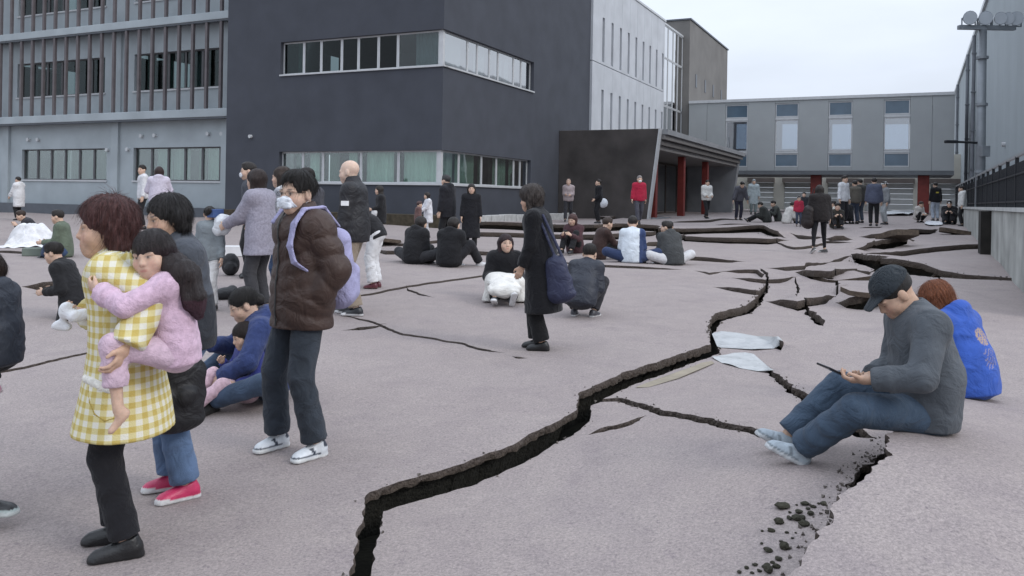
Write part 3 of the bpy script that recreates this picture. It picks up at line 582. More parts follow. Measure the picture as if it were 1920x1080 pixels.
for k in range(-1, 21):
    a = aL0 + (aL1 - aL0) * k / 17
    if a < xa + .1 or a > xz - .1: continue
    m = MB(); FLB.box(m, a - .06, a + .06, l2[1] + .1, l3[0] - .12, .34, .46); m.build('louver', LOUV, lb)
    m = MB(); FLB.box(m, a - .06, a + .06, l3[1] + .1, LTOP, .34, .46); m.build('louver', LOUV, lb)
def bigwin(w, green):
    a0, a1, z0, z1 = w; n = 6
    m = MB(); FLB.box(m, a0 - .3, a1 + .3, z0 - .4, z1 + .4, -3.6, -3.4); FLB.box(m, a0 - .3, a1 + .3, z1 + .1, z1 + .2, -3.4, -.31); m.build('room_interior', INT, lb)
    for k in range(n):
        q0 = a0 + (a1 - a0) * k / n; q1 = a0 + (a1 - a0) * (k + 1) / n
        f = wframe(FLB, lb, q0 + .003, q1 - .003, z0 + .02, z1 - .003, -.12, .05, 'window', mat('dark_frame', (.1, .1, .105), .5, .1, 3)); pane(FLB, f, q0 + .05, q1 - .05, z0 + .07, z1 - .05, -.15, GLS if green else GLSD)
        r = random.random()
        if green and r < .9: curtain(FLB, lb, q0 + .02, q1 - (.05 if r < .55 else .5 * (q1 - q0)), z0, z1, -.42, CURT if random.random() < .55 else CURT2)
        if not green and r < .28: curtain(FLB, lb, q0 + .1, q0 + .6 * (q1 - q0), z0, z1, -.42, BLIND if r < .12 else CURT, 'blind')
    m = MB(); FLB.box(m, a0 - .05, a1 + .05, z0 - .05, z0 + .02, -.25, .05); m.build('window_sill', ALU, lb)
for w in win1: bigwin(w, True)
for w in win2 + win3: bigwin(w, False)
for (px, py) in ((55, 262), (73, 262), (267, 255), (292, 254), (392, 251), (418, 251), (203, 281), (241, 280)):
    a, z = H(px, py); m = MB(); m.tube(FLB.P(a, z, 0), FLB.P(a, z, .12), .085, 12); m.build('vent_cap', mat('vent_white', (.5, .52, .53), .5, .05, 3), lb)
m = MB(); FLB.box(m, xa, xz, .5, .98, .02, .5); m.build('base_course', SLOT, lb)
# ================================================================== people: signed-distance bodies meshed with surface nets
def V3(*a): return np.array(a if len(a) == 3 else a[0], float)
def unit(v): v = np.asarray(v, float); return v / (np.linalg.norm(v) + 1e-12)
def rotx(a): c, s = math.cos(a), math.sin(a); return np.array([[1, 0, 0], [0, c, -s], [0, s, c]])
def roty(a): c, s = math.cos(a), math.sin(a); return np.array([[c, 0, s], [0, 1, 0], [-s, 0, c]])
def rotz(a): c, s = math.cos(a), math.sin(a); return np.array([[c, -s, 0], [s, c, 0], [0, 0, 1]])
class SDF:
    def __init__(s, vox): s.vox = vox; s.ops = []
    def rc(s, a, b, ra, rb, k=.02, side=None, w=1.0, w2=None, cap0=False, cap1=False, fold=None, sub=False):
        """tapered limb; side/w widen the section along one axis; fold=(amp, count, phase)"""
        a, b = V3(a), V3(b); w2 = w if w2 is None else w2; ab = b - a; Ls = max((ab * ab).sum(), 1e-9); un = ab / math.sqrt(Ls)
        sd = unit(np.asarray(side, float) - un * np.dot(side, un)) if side is not None else None
        def f(x, y, z):
            px, py, pz = x - a[0], y - a[1], z - a[2]; tr = (px * ab[0] + py * ab[1] + pz * ab[2]) / Ls; t = np.clip(tr, 0, 1)
            qx, qy, qz = px - t * ab[0], py - t * ab[1], pz - t * ab[2]; r = ra + (rb - ra) * t; d2 = qx * qx + qy * qy + qz * qz
            if sd is not None:
                ww = w + (w2 - w) * t; qs = qx * sd[0] + qy * sd[1] + qz * sd[2]; d2 = d2 - qs * qs * (1 - 1 / (ww * ww))
            d = np.sqrt(np.maximum(d2, 1e-12)) - r
            if fold:
                amp, n, ph = fold
                if amp > 0:
                    a1 = 6.283 * n * t + ph + 19 * (qx - .6 * qy) + 2.2 * np.sin(13 * qy + 9 * qx + ph); a2 = 3.9 * n * t - 23 * (qx + .8 * qy) + 2 * ph
                    d = d + amp * .75 * (np.abs(np.sin(a1 * .5)) * (.55 + .45 * np.sin(15 * qx - 11 * qy + 3 * ph)) + .7 * np.abs(np.sin(a2 * .5)) - .6)
                else: d = d + amp * (np.sqrt(np.abs(np.sin(3.1416 * (n * t + ph + .5 * qx + .4 * np.sin(6 * qx + 5 * qy))))) - .55)      # quilted tubes
            ln = math.sqrt(Ls)
            if cap1: d = np.maximum(d, (tr - 1) * ln)
            if cap0: d = np.maximum(d, -tr * ln)
            return d
        R = max(ra, rb) * max(1, w, w2) + abs(fold[0] if fold else 0) + k
        s.ops.append(('sub' if sub else 'add', f, np.minimum(a, b) - R, np.maximum(a, b) + R, k)); return s
    def el(s, c, r, rot=None, k=.02, sub=False):
        c, r = V3(c), V3(r); M = np.eye(3) if rot is None else np.asarray(rot)
        def f(x, y, z):
            px, py, pz = x - c[0], y - c[1], z - c[2]
            q = [(px * M[0, i] + py * M[1, i] + pz * M[2, i]) / r[i] for i in range(3)]; k0 = np.sqrt(q[0]**2 + q[1]**2 + q[2]**2 + 1e-12); k1 = np.sqrt((q[0] / r[0])**2 + (q[1] / r[1])**2 + (q[2] / r[2])**2 + 1e-12)
            return k0 * (k0 - 1) / k1
        R = (np.abs(M) @ r) + k
        s.ops.append(('sub' if sub else 'add', f, c - R, c + R, k)); return s
    def cut(s, p, n, k=.004):
        p, n = V3(p), unit(n); s.ops.append(('cut', lambda x, y, z: (x - p[0]) * n[0] + (y - p[1]) * n[1] + (z - p[2]) * n[2], None, None, k)); return s
    def warp(s, fn): s.ops.append(('warp', fn, None, None, 0)); return s
    def mesh(s):
        lo = np.min([o[2] for o in s.ops if o[0] == 'add'], 0) - 2 * s.vox; hi = np.max([o[3] for o in s.ops if o[0] == 'add'], 0) + 2 * s.vox; v = s.vox
        n = np.ceil((hi - lo) / v).astype(int) + 1; ax = [lo[i] + v * np.arange(n[i]) for i in range(3)]; D = np.full(n, .12, np.float32)
        for (t, f, a, b, k) in s.ops:
            if t in ('cut', 'warp'): sl = (slice(None),) * 3
            else:
                i0 = np.clip(np.floor((a - lo) / v).astype(int) - 2, 0, n); i1 = np.clip(np.ceil((b - lo) / v).astype(int) + 3, 0, n); sl = tuple(slice(i0[q], i1[q]) for q in range(3))
            x, y, z = ax[0][sl[0]][:, None, None], ax[1][sl[1]][None, :, None], ax[2][sl[2]][None, None, :]; d = f(x, y, z)
            if t == 'warp': D = D + d.astype(np.float32) * (np.abs(D) < .06); continue
            A = D[sl]
            if t == 'add':
                h = np.maximum(k - np.abs(A - d), 0) / max(k, 1e-6); D[sl] = np.minimum(A, d) - h * h * k * .25
            else:
                d = -d if t == 'sub' else d; h = np.maximum(k - np.abs(A - d), 0) / max(k, 1e-6); D[sl] = np.maximum(A, d) + h * h * k * .25
        return surface_nets(D, lo, v)
def surface_nets(D, lo, v):
    S = D < 0; S[0] = S[-1] = False; S[:, 0] = S[:, -1] = False; S[:, :, 0] = S[:, :, -1] = False; D = np.where(S, D, np.maximum(D, 1e-6)); nx, ny, nz = D.shape
    c = [(i, j, k) for i in (0, 1) for j in (0, 1) for k in (0, 1)]
    cnt = sum(S[i:nx - 1 + i, j:ny - 1 + j, k:nz - 1 + k].astype(np.int8) for i, j, k in c); act = (cnt > 0) & (cnt < 8); I = np.argwhere(act)
    val = np.stack([D[I[:, 0] + i, I[:, 1] + j, I[:, 2] + k] for i, j, k in c], 1); P = np.zeros((len(I), 3)); m = np.zeros(len(I)); C = np.array(c, float)
    for a in range(8):
        for b in range(a + 1, 8):
            if np.abs(C[a] - C[b]).sum() != 1: continue
            va, vb = val[:, a], val[:, b]; cr = (va < 0) != (vb < 0); t = np.where(cr, va / np.where(cr, va - vb, 1), 0); P[cr] += C[a] + t[cr, None] * (C[b] - C[a]); m += cr
    P = (P / m[:, None] + I) * v + lo; idx = np.full((nx - 1, ny - 1, nz - 1), -1, np.int32); idx[tuple(I.T)] = np.arange(len(I)); Q = []
    for d in range(3):
        e = [slice(None)] * 3; g = [slice(None)] * 3; e[d] = slice(0, -1); g[d] = slice(1, None); a, b = S[tuple(e)], S[tuple(g)]; J = np.argwhere(a != b); o1, o2 = [q for q in range(3) if q != d]
        fl = a[tuple(J.T)]; q = []
        for (s1, s2) in ((0, 0), (1, 0), (1, 1), (0, 1)):
            K = J.copy(); K[:, o1] -= 1 - s1; K[:, o2] -= 1 - s2; q.append(idx[tuple(K.T)])
        q = np.stack(q, 1)
        if d == 1: fl = ~fl
        q[~fl] = q[~fl][:, ::-1]; Q.append(q)
    Q = np.concatenate(Q); return P, Q[(Q >= 0).all(1)]
def join(parts):
    V, F, n = [], [], 0
    for v, f in parts: V.append(v); F.append(f + n); n += len(v)
    return np.concatenate(V), np.concatenate(F)
def ik(a, t, l1, l2, pole):
    a, t = V3(a), V3(t); d = t - a; L = np.linalg.norm(d); L2 = min(max(L, abs(l1 - l2) + .01), (l1 + l2) * .998); u = d / (L + 1e-9); t = a + u * L2
    x = (l1 * l1 - l2 * l2 + L2 * L2) / (2 * L2); h = math.sqrt(max(l1 * l1 - x * x, 0)); p = V3(pole); p = unit(p - u * np.dot(p, u)); return a + u * x + p * h, t
# ------------------------------------------------------------------ materials that read vertex colour
def vc_mat(name, rough=.6, bump=.0, bscale=80, sss=0.0, spec=.35, sheen=0.0, noise=.08, nscale=30, wrinkle=0.0, stretch=None):
    if name in MATS: return MATS[name]
    m = bpy.data.materials.new(name); m.use_nodes = True; n = m.node_tree.nodes; l = m.node_tree.links.new; b = n['Principled BSDF']; b.inputs['Roughness'].default_value = rough; b.inputs['Specular IOR Level'].default_value = spec
    if sss: b.inputs['Subsurface Weight'].default_value = sss; b.inputs['Subsurface Radius'].default_value = (.01, .004, .002); b.inputs['Subsurface Scale'].default_value = .4
    if sheen: b.inputs['Sheen Weight'].default_value = sheen
    a = n.new('ShaderNodeVertexColor'); a.layer_name = 'Col'; t0 = n.new('ShaderNodeTexCoord'); t = n.new('ShaderNodeMapping'); l(t0.outputs['Object'], t.inputs[0]); nz = n.new('ShaderNodeTexNoise'); nz.inputs['Scale'].default_value = nscale; nz.inputs['Detail'].default_value = 4; l(t.outputs[0], nz.inputs['Vector'])
    if stretch: t.inputs['Scale'].default_value = stretch
    mr = n.new('ShaderNodeMapRange'); mr.inputs[1].default_value = .3; mr.inputs[2].default_value = .7; mr.inputs[3].default_value = 1 - noise; mr.inputs[4].default_value = 1 + noise; l(nz.outputs[0], mr.inputs[0])
    mx = n.new('ShaderNodeVectorMath'); mx.operation = 'SCALE'; l(a.outputs[0], mx.inputs[0]); l(mr.outputs[0], mx.inputs['Scale']); l(mx.outputs[0], b.inputs['Base Color'])
    if bump:
        nb = n.new('ShaderNodeTexNoise'); nb.inputs['Scale'].default_value = bscale; nb.inputs['Detail'].default_value = 4; l(t.outputs[0], nb.inputs['Vector']); bu = n.new('ShaderNodeBump'); bu.inputs['Strength'].default_value = bump; bu.inputs['Distance'].default_value = .01; l(nb.outputs[0], bu.inputs['Height']); l(bu.outputs[0], b.inputs['Normal'])
    if wrinkle:
        nw = n.new('ShaderNodeTexNoise'); nw.inputs['Scale'].default_value = 7; nw.inputs['Detail'].default_value = 3; nw.inputs['Distortion'].default_value = 1.6; l(t.outputs[0], nw.inputs['Vector']); b2 = n.new('ShaderNodeBump'); b2.inputs['Strength'].default_value = wrinkle; b2.inputs['Distance'].default_value = .05; l(nw.outputs[0], b2.inputs['Height']); l(b2.outputs[0], b.inputs['Normal'])
        if bump: l(b2.outputs[0], bu.inputs['Normal']); l(bu.outputs[0], b.inputs['Normal'])
    MATS[name] = m; return m
SKIN = vc_mat('skin', .58, .12, 260, .08, .35, 0, .10, 55)
HAIRM = vc_mat('hair', .5, .8, 330, 0, .35, 0, .4, 150, 0, (1, 1, .12))
CLOTH = vc_mat('cloth', .88, .3, 160, 0, .2, .08, .14, 9, .55)
DENIM = vc_mat('denim', .9, .4, 240, 0, .2, .08, .25, 7, .6)
NYLON = vc_mat('nylon_shell', .55, .15, 60, 0, .35, 0, .10, 12, .5)
LEATHER = vc_mat('leather', .38, .25, 120, 0, .5, 0, .12, 20)
KNIT = vc_mat('fleece', .95, .4, 150, 0, .15, .15, .16, 45, .45)
MATK = {'cloth': CLOTH, 'denim': DENIM, 'nylon': NYLON, 'leather': LEATHER, 'knit': KNIT, 'skin': SKIN, 'hair': HAIRM}
def put(name, parts, m, parent, col, smooth=1):
    v, f = parts if isinstance(parts, tuple) else join(parts)
    if smooth:   # one relaxing pass
        e = np.concatenate([f[:, [0, 1]], f[:, [1, 2]], f[:, [2, 3]], f[:, [3, 0]]]); s = np.zeros_like(v); c = np.zeros(len(v))
        for i, j in ((0, 1), (1, 0)): np.add.at(s, e[:, i], v[e[:, j]]); np.add.at(c, e[:, i], 1)
        v = v * .55 + .45 * s / np.maximum(c, 1)[:, None]
    me = np_mesh(name, v, f); cc = col(v) if callable(col) else np.tile(np.asarray(col, float), (len(v), 1)); set_col(me, 'Col', cc); me.materials.append(m)
    return link(name, me, None, parent)
SK1, SK2 = (.50, .325, .235), (.56, .385, .29)
def face_cols(v, hc, M, k, skin, o):
    """skin colour with lips, brows, eyes; v in person space"""
    q = (v - hc) @ M / k; x, y, z = q.T; ax = np.abs(x); C = np.tile(np.array(skin, float), (len(v), 1)); fr = y > .03
    def bl(mask, col): C[:] = C * (1 - mask[:, None]) + np.array(col) * mask[:, None]
    g = lambda d2: np.exp(-d2)
    bl(.35 * g(((ax - .042) / .02)**2 + ((z + .028) / .02)**2) * fr, (.55, .25, .2))
    bl(.75 * g((x / .021)**4 + ((z + .061) / .0075)**4) * fr * (y > .06), (.36, .13, .11))
    bl(.85 * g(((ax - .032) / .018)**4 + ((z - .026 - .06 * (ax - .03)) / .0048)**2) * fr, o.get('brow', (.04, .03, .025)))
    if o.get('closed', False): bl(.85 * g(((ax - .032) / .014)**4 + ((z - .000) / .0022)**2) * fr, (.03, .02, .018))
    else:
        bl(.7 * g(((ax - .032) / .0135)**4 + ((z - .004) / .0046)**4) * fr, (.42, .38, .35)); bl(.97 * g(((ax - .032 + o.get('gaze', 0) * np.sign(x)) / .0062)**4 + ((z - .004) / .0055)**4) * fr, (.012, .009, .008)); bl(.9 * g(((ax - .032) / .015)**4 + ((z - .0095) / .0018)**2) * fr, (.02, .014, .012))
    bl(.6 * g(((ax - .009) / .005)**2 + ((z + .036) / .003)**2) * fr * (y > .08), (.12, .05, .04))
    return C
def head_sdf(vox, hc, M, k, neck_to, o):
    s = SDF(vox); T = lambda p: hc + M @ (np.array(p) * k)
    E = lambda c, r, kk=.02, sub=False: s.el(T(c), np.array(r) * k, M, kk * k, sub); Rc = lambda a, b, ra, rb, kk=.02: s.rc(T(a), T(b), ra * k, rb * k, kk * k)
    fw = o.get('fat', 1.0)
    E((0, -.012, .036), (.076, .094, .084)); E((0, .024, -.032), (.061 * fw, .066, .084), .03); E((0, .060, -.092), (.025 * fw, .020, .017), .035)
    for sg in (1, -1):
        E((sg * .040 * fw, .052, -.030), (.026, .028, .028), .03); E((sg * .030, .080, .020), (.026, .010, .008), .02)
        E((sg * .033, .104, .004), (.017, .022, .010), .012, True); E((sg * .032, .0755, .003), (.0145, .0135, .0125), .004)
        E((sg * .0785, -.004, -.006), (.010, .020, .032), .012); E((sg * .0115, .092, -.029), (.008, .009, .007), .008)
    Rc((0, .083, .012), (0, .101, -.024), .0075, .0100, .016)
    E((0, .082, -.0565), (.021, .010, .0055), .007); E((0, .0805, -.066), (.018, .010, .0058), .006); E((0, .075, -.06), (.03, .016, .03), .02)
    s.rc(T((0, -.018, -.05)), neck_to, .053 * k, .060 * k, .03 * k)
    return s.mesh()
def hair_sdf(vox, hc, M, k, style, o):
    s = SDF(vox); T = lambda p: hc + M @ (np.array(p) * k); E = lambda c, r, kk=.02, sub=False: s.el(T(c), np.array(r) * k, M, kk * k, sub); Rc = lambda a, b, ra, rb, kk=.02, **q: s.rc(T(a), T(b), ra * k, rb * k, kk * k, **q)
    sd = M[:, 0]; vol = o.get('vol', 1.0)
    if style == 'cap':
        E((0, -.012, .036), (.082, .100, .088)); E((0, .13, -.06), (.2, .115, .102), .01, True); E((0, -.01, -.075), (.2, .2, .07), .01, True)
        s2 = None
    elif style == 'short':
        E((0, -.014, .040), (.083 * vol, .101 * vol, .089 * vol)); E((0, .02, .098), (.055, .06, .028 * vol), .03)
        E((0, .117, o.get('fhz', -.034)), (.083, .082, .100), .012, True); E((0, .02, -.10), (.12, .13, .068), .02, True)
        for sg in (1, -1): E((sg * .085, .028, -.03), (.03, .04, .05), .01, True)
    elif style in ('bob', 'long', 'wavy', 'fringe'):
        E((0, -.014, .040), (.086 * vol, .104 * vol, .090 * vol)); zl = {'bob': -.10, 'wavy': -.07, 'long': -.30, 'fringe': -.34}[style]; zl = o.get('len', zl)
        for sg in (1, -1):
            Rc((sg * .066 * vol, -.012, .02), (sg * .072 * vol, -.014 + o.get('fwd', .012), max(zl, -.13)), .036, .028, .03)
            if zl < -.14: Rc((sg * .06, -.02, -.11), (sg * o.get('spread', .062), -.045 + o.get('fwd2', 0), zl), .036, .018, .03)
        Rc((0, -.05, .0), (0, -.06, max(zl, -.14)), .055 * vol, .042, .04, side=sd, w=1.5)
        if zl < -.14: Rc((0, -.065, -.1), (0, -.085, zl), .040, .022, .04, side=sd, w=2.0)
        if style == 'wavy': E((0, -.01, .075), (.088 * vol, .095 * vol, .065 * vol), .04)
        fz = {'fringe': -.098, 'bob': -.062, 'long': -.045, 'wavy': -.05}[style]; fz = o.get('fz', fz)
        E((0, .118, fz), (.058 if style != 'fringe' else .062, .082, .105), .012, True); E((0, .09, -.16), (.05, .07, .08), .02, True)
    elif style == 'bun':
        E((0, -.014, .038), (.081, .101, .088)); E((0, .115, -.045), (.083, .082, .098), .015, True); E((0, .02, -.11), (.12, .13, .07), .02, True); E((0, -.105, o.get('bunz', .03)), (.045, .04, .045), .02)
        for sg in (1, -1): E((sg * .085, .028, -.03), (.03, .04, .05), .01, True)
    st = o.get('streak', .0025) * .6 * k
    if style != 'cap':
        def wp(x, y, z):
            p = [x - hc[0], y - hc[1], z - hc[2]]; qx = p[0] * M[0, 0] + p[1] * M[1, 0] + p[2] * M[2, 0]; qy = p[0] * M[0, 1] + p[1] * M[1, 1] + p[2] * M[2, 1]; qz = p[0] * M[0, 2] + p[1] * M[1, 2] + p[2] * M[2, 2]
            an = np.arctan2(qx, qy + .02); return st * (.8 * np.sin(13 * an + 22 * qz + 2.3 * np.sin(5 * an + 18 * qz)) + .6 * np.sin(31 * an - 24 * qz + 2 * np.sin(14 * qz)) + .5 * np.sin(57 * an + 40 * qz) + (.7 * np.sin(70 * qz + 9 * an + 3 * np.sin(6 * an)) * np.sin(11 * an) if style == 'wavy' else 0))
        s.warp(wp)
    return s.mesh()
def hand_sdf(vox, w, d, n, sg, k, curl=.5, thumb=1.0):
    """w wrist point, d pointing direction, n palm normal, sg thumb side sign"""
    s = SDF(vox); d = unit(d); n = unit(np.asarray(n) - d * np.dot(n, d)); t = np.cross(d, n) * sg; kn = w + d * .088 * k
    s.rc(w - d * .03 * k, w + d * .02 * k, .026 * k, .026 * k, .02, side=t, w=1.2); s.rc(w + d * .015 * k, kn - d * .01 * k, .0165 * k, .0155 * k, .012, side=t, w=2.1, w2=2.6)
    for i, (off, ln) in enumerate(((.030, .070), (.010, .078), (-.010, .072), (-.029, .056))):
        p = kn + t * off * k - d * .008 * k * (abs(i - 1.3) > 1); c = curl * (1 + .12 * i); a = p
        for sgm, (fr, rr) in enumerate(((.45, .0098), (.32, .0090), (.25, .0080))):
            ang = c * (.6 + .75 * sgm); dd = unit(d * math.cos(ang) + n * math.sin(ang)); b = a + dd * ln * fr * k; s.rc(a, b, rr * k, (rr - .0008) * k, .003); a = b
    a = w + d * .025 * k + t * .028 * k; b = a + unit(d * .7 + t * .75 + n * .35 * thumb) * .040 * k; c_ = b + unit(d * 1.0 + t * .15 + n * .45 * thumb) * .032 * k; s.rc(a, b, .0135 * k, .0112 * k, .012); s.rc(b, c_, .0108 * k, .009 * k, .004)
    return s.mesh()
# ------------------------------------------------------------------ skeleton
def skeleton(h=1.7, pelvis=(0, 0, .95), lean=(0, 0), side=0.0, twist=0.0, head=(0, 0, 0), hands=None, elbow=((.35, -1, -.3), (-.35, -1, -.3)), feet=None, knee=((.1, 1, 0), (-.1, 1, 0)), pyaw=0.0, shrug=0.0, sw=1.0):
    """everything in units of a 1.7 m person, right side is +x, front is +y; scaled by h/1.7"""
    J = {}; p = V3(pelvis); A = rotz(pyaw) @ rotx(-R_(lean[0])) @ roty(R_(side) * .5); B = rotz(pyaw) @ rotz(R_(twist)) @ rotx(-R_(lean[1])) @ roty(R_(side))
    wa = p + A @ V3(0, 0, .17); nb = wa + B @ V3(0, 0, .345); J.update(pelvis=p, waist=wa, neck=nb, A=A, B=B)
    HM = B @ rotx(R_(lean[1]) * .75) @ rotz(R_(head[0])) @ rotx(R_(head[1])) @ roty(R_(head[2])); J['HM'] = HM; J['head'] = nb + B @ V3(0, .012, .035) + HM @ V3(0, .022, .100)
    J['sh'] = [nb + B @ V3(s * .165 * sw, -.005, -.062 + shrug) for s in (1, -1)]; J['hip'] = [p + A @ V3(s * .092, 0, -.03) for s in (1, -1)]
    if hands is None: hands = ((.27, .06, .78), (-.27, .06, .78))
    J['el'], J['wr'] = [], []
    for i in (0, 1): e, w = ik(J['sh'][i], hands[i], .285, .255, elbow[i]); J['el'].append(e); J['wr'].append(w)
    if feet is None: feet = (((.10, 0, .085), 8, 0), ((-.10, 0, .085), -8, 0))     # ankle, yaw, pitch
    J['kn'], J['an'], J['ft'] = [], [], []
    for i in (0, 1):
        a, yw, pt = feet[i]; q, w = ik(J['hip'][i], a, .43, .425, knee[i]); J['kn'].append(q); J['an'].append(w); J['ft'].append(rotz(R_(-yw)) @ rotx(R_(pt)))
    k = h / 1.7
    for key in ('pelvis', 'waist', 'neck', 'head'): J[key] = J[key] * k
    for key in ('sh', 'hip', 'el', 'wr', 'kn', 'an'): J[key] = [q * k for q in J[key]]
    J['k'] = k; return J
def torso_parts(s, J, th, hem=None, fold=None, slim=1.0, chest=1.0, sh_r=.062, belly=1.0):
    k = J['k']; A, B = J['A'], J['B']; sx, sa = B[:, 0], A[:, 0]; up = B[:, 2]
    s.rc(J['waist'], J['neck'] - up * .11 * k, (.118 * slim * belly + th) * k, (.122 * chest + th) * k, .05 * k, sx, 1.32, 1.36, fold=fold)
    s.rc(J['pelvis'] + A[:, 2] * .0, J['waist'], (.128 * slim + th) * k, (.116 * slim * belly + th) * k, .05 * k, sa, 1.34, 1.30, fold=fold)
    s.rc(J['sh'][0] - up * .005 * k, J['sh'][1] - up * .005 * k, (sh_r + th) * k, (sh_r + th) * k, .05 * k)
    s.rc(J['neck'] - up * .05 * k, J['neck'] + up * .012 * k, (.075 + th) * k, (.058 + th * .6) * k, .04 * k, sx, 1.25, 1.0)
def person(loc, yaw, J, label, d=6.0, skin=SK1, hair=None, top=None, bottom=None, shoes=None, group=None, o=None, extra=None, hands=None, cat='person', mask=None, glasses=False, cap=None, nohead=False):
    """builds one person as an empty with body, hair and clothes; returns (root, J, to_world)"""
    o = o or {}; k = J['k']; vb = o.get('vb') or (.011 if d < 6 else .014 if d < 12 else .020 if d < 22 else .026); vh = .0055 if d < 6 else .0075 if d < 12 else .012 if d < 22 else .017; fk = k * o.get('headk', 1.12)
    root = empty('person', tuple(loc), R_(yaw), label, cat, group); hc, HM = J['head'], J['HM']
    # --- body: one continuous figure
    s = SDF(max(vb * 1.25, .013)); torso_parts(s, J, -.012)
    for i in (0, 1):
        s.rc(J['sh'][i], J['el'][i], .045 * k, .037 * k, .03 * k); s.rc(J['el'][i], J['wr'][i], .038 * k, .027 * k, .02 * k); s.rc(J['hip'][i], J['kn'][i], .078 * k, .052 * k, .03 * k); s.rc(J['kn'][i], J['an'][i], .052 * k, .036 * k, .02 * k)
        f = J['ft'][i]; s.rc(J['an'][i] + f @ V3(0, -.02, -.04) * k, J['an'][i] + f @ V3(0, .12, -.05) * k, .034 * k, .025 * k, .02 * k)
    s.rc(J['neck'] - J['B'][:, 2] * .03 * k, hc + HM @ V3(0, -.02, -.05) * fk, .052 * k, .047 * fk, .03 * k)
    parts = [s.mesh(), head_sdf(vh, hc, HM, fk, J['neck'] - J['B'][:, 2] * .02 * k, o)]
    hs = hands or ((None, .45), (None, .45))
    for i, sg in ((0, 1), (1, -1)):
        nrm, curl = hs[i][:2]; fd = unit(J['wr'][i] - J['el'][i]); hd = unit(np.asarray(hs[i][2], float)) if len(hs[i]) > 2 else fd
        if nrm is None: nrm = J['B'] @ V3(-sg, .25, 0)
        nrm = np.asarray(nrm, float); tsg = 1 if np.dot(np.cross(hd, nrm), J['B'] @ V3(0, .6, .6)) > 0 else -1
        parts.append(hand_sdf(.0052 if d < 7 else .0075 if d < 14 else .011, J['wr'][i], hd, nrm, tsg, k * o.get('handk', 1.0), curl))
    def bc(v):
        C = face_cols(v, hc, HM, fk, skin, o); q = (v - hc) @ HM / fk
        if hair: # scalp under the hair takes the hair colour
            m = (q[:, 2] > .04) & (q[:, 1] < .06); C[m] = np.array(hair[1]) * .6
        return C
    put('body', parts, SKIN, root, bc)
    # --- hair
    if hair:
        hv = hair_sdf(vh, hc, HM, fk, hair[0], {**o, **(hair[2] if len(hair) > 2 else {})}); hcol = np.array(hair[1]); tip = np.array(hair[3]) if len(hair) > 3 else hcol
        def hcf(v):
            q = (v - hc) @ HM / fk; t = np.clip((q[:, 2] + (.0 if len(hair) <= 4 else hair[4])) / -.2, 0, 1)[:, None]; n = (np.sin(q[:, 0] * 310 + q[:, 2] * 40) * np.sin(q[:, 1] * 290 + 35 * q[:, 2]))[:, None]
            return (hcol * (1 - t) + tip * t) * (1 + .30 * n)
        if d < 12 and not cap:
            v_, f_ = hv; rg = np.random.default_rng(int(abs(hc[0] * 1e5)) + len(v_)); n_ = 4500 if d < 7 else 1200; fn = f_[rg.integers(0, len(f_), n_)]; P0 = v_[fn].mean(1); N = np.cross(v_[fn[:, 1]] - v_[fn[:, 0]], v_[fn[:, 2]] - v_[fn[:, 0]]); N /= np.linalg.norm(N, axis=1)[:, None] + 1e-9
            crown = hc + HM @ V3(0, -.03, .11) * fk; away = P0 - crown; away = unit(away.mean(0)) * 0 + away / (np.linalg.norm(away, axis=1)[:, None] + 1e-9); dr = away + np.array([0, 0, -.9]) + rg.normal(size=(n_, 3)) * .28; dr -= N * (dr * N).sum(1)[:, None]; dr /= np.linalg.norm(dr, axis=1)[:, None] + 1e-9
            ln = rg.uniform(.025, .075, n_)[:, None] * fk; q0 = (P0 - hc) @ HM / fk; q1 = (P0 + dr * ln - hc) @ HM / fk; okm = ~((np.maximum(q0[:, 1], q1[:, 1]) > .015) & (np.minimum(q0[:, 2], q1[:, 2]) < .045) & (np.abs(q1[:, 0]) < .078))
            if hair[0] in ('short', 'bun'): okm &= ~((np.minimum(q0[:, 2], q1[:, 2]) < -.01))
            P0, N, dr, ln = P0[okm], N[okm], dr[okm], ln[okm]; n_ = len(P0); wd = np.cross(N, dr) * (.0008 if d < 7 else .0015); SV, SF = [], []; lift = rg.uniform(-.001, .0035, n_)[:, None]
            for j in range(5): t_ = j / 4; c_ = P0 + dr * ln * t_ + N * (lift - (ln * t_)**2 / (2 * .10 * fk)) - np.array([0, 0, .25]) * (ln * t_)**2 / .1; SV += [c_ - wd * (1 - .6 * t_), c_ + wd * (1 - .6 * t_)]
            SV = np.stack(SV, 1).reshape(-1, 3); b_ = np.arange(n_)[:, None] * 10; SF = np.concatenate([np.concatenate([b_ + 2 * j, b_ + 2 * j + 1, b_ + 2 * j + 3, b_ + 2 * j + 2], 1) for j in range(4)])
            e_ = np.concatenate([f_[:, [0, 1]], f_[:, [1, 2]], f_[:, [2, 3]], f_[:, [3, 0]]]); hv = (np.concatenate([v_, SV]), np.concatenate([f_, SF + len(v_)])); put('hair', hv, HAIRM, root, hcf, 0)
        else: put('hair', hv, HAIRM, root, hcf)
    # --- top
    if top:
        th = top.get('th', .018); fa = top.get('fold', (.006, 3.0, 1.0)); qa = top.get('quilt'); s = SDF(vb)
        ft = (-qa[0], qa[1], .2) if qa else (fa[0], fa[1], fa[2]); torso_parts(s, J, th, fold=ft, belly=top.get('belly', 1.0), sh_r=top.get('shr', .060))
        A, B = J['A'], J['B']; up = B[:, 2]; hem = top.get('hem', .10); dn = np.asarray(top.get('hemdir', -A[:, 2]), float); hw = top.get('flare', .0); he = J['pelvis'] + unit(dn) * hem * k
        s.rc(J['pelvis'] - A[:, 2] * -.05 * k, he, (.132 + th) * k, (.132 + th + hw) * k, .04 * k, A[:, 0], 1.34, 1.30, cap1=True, fold=ft if not qa else (-qa[0], max(1, round(qa[1] * hem / .2)), .2))
        sl = top.get('sleeve', .97)
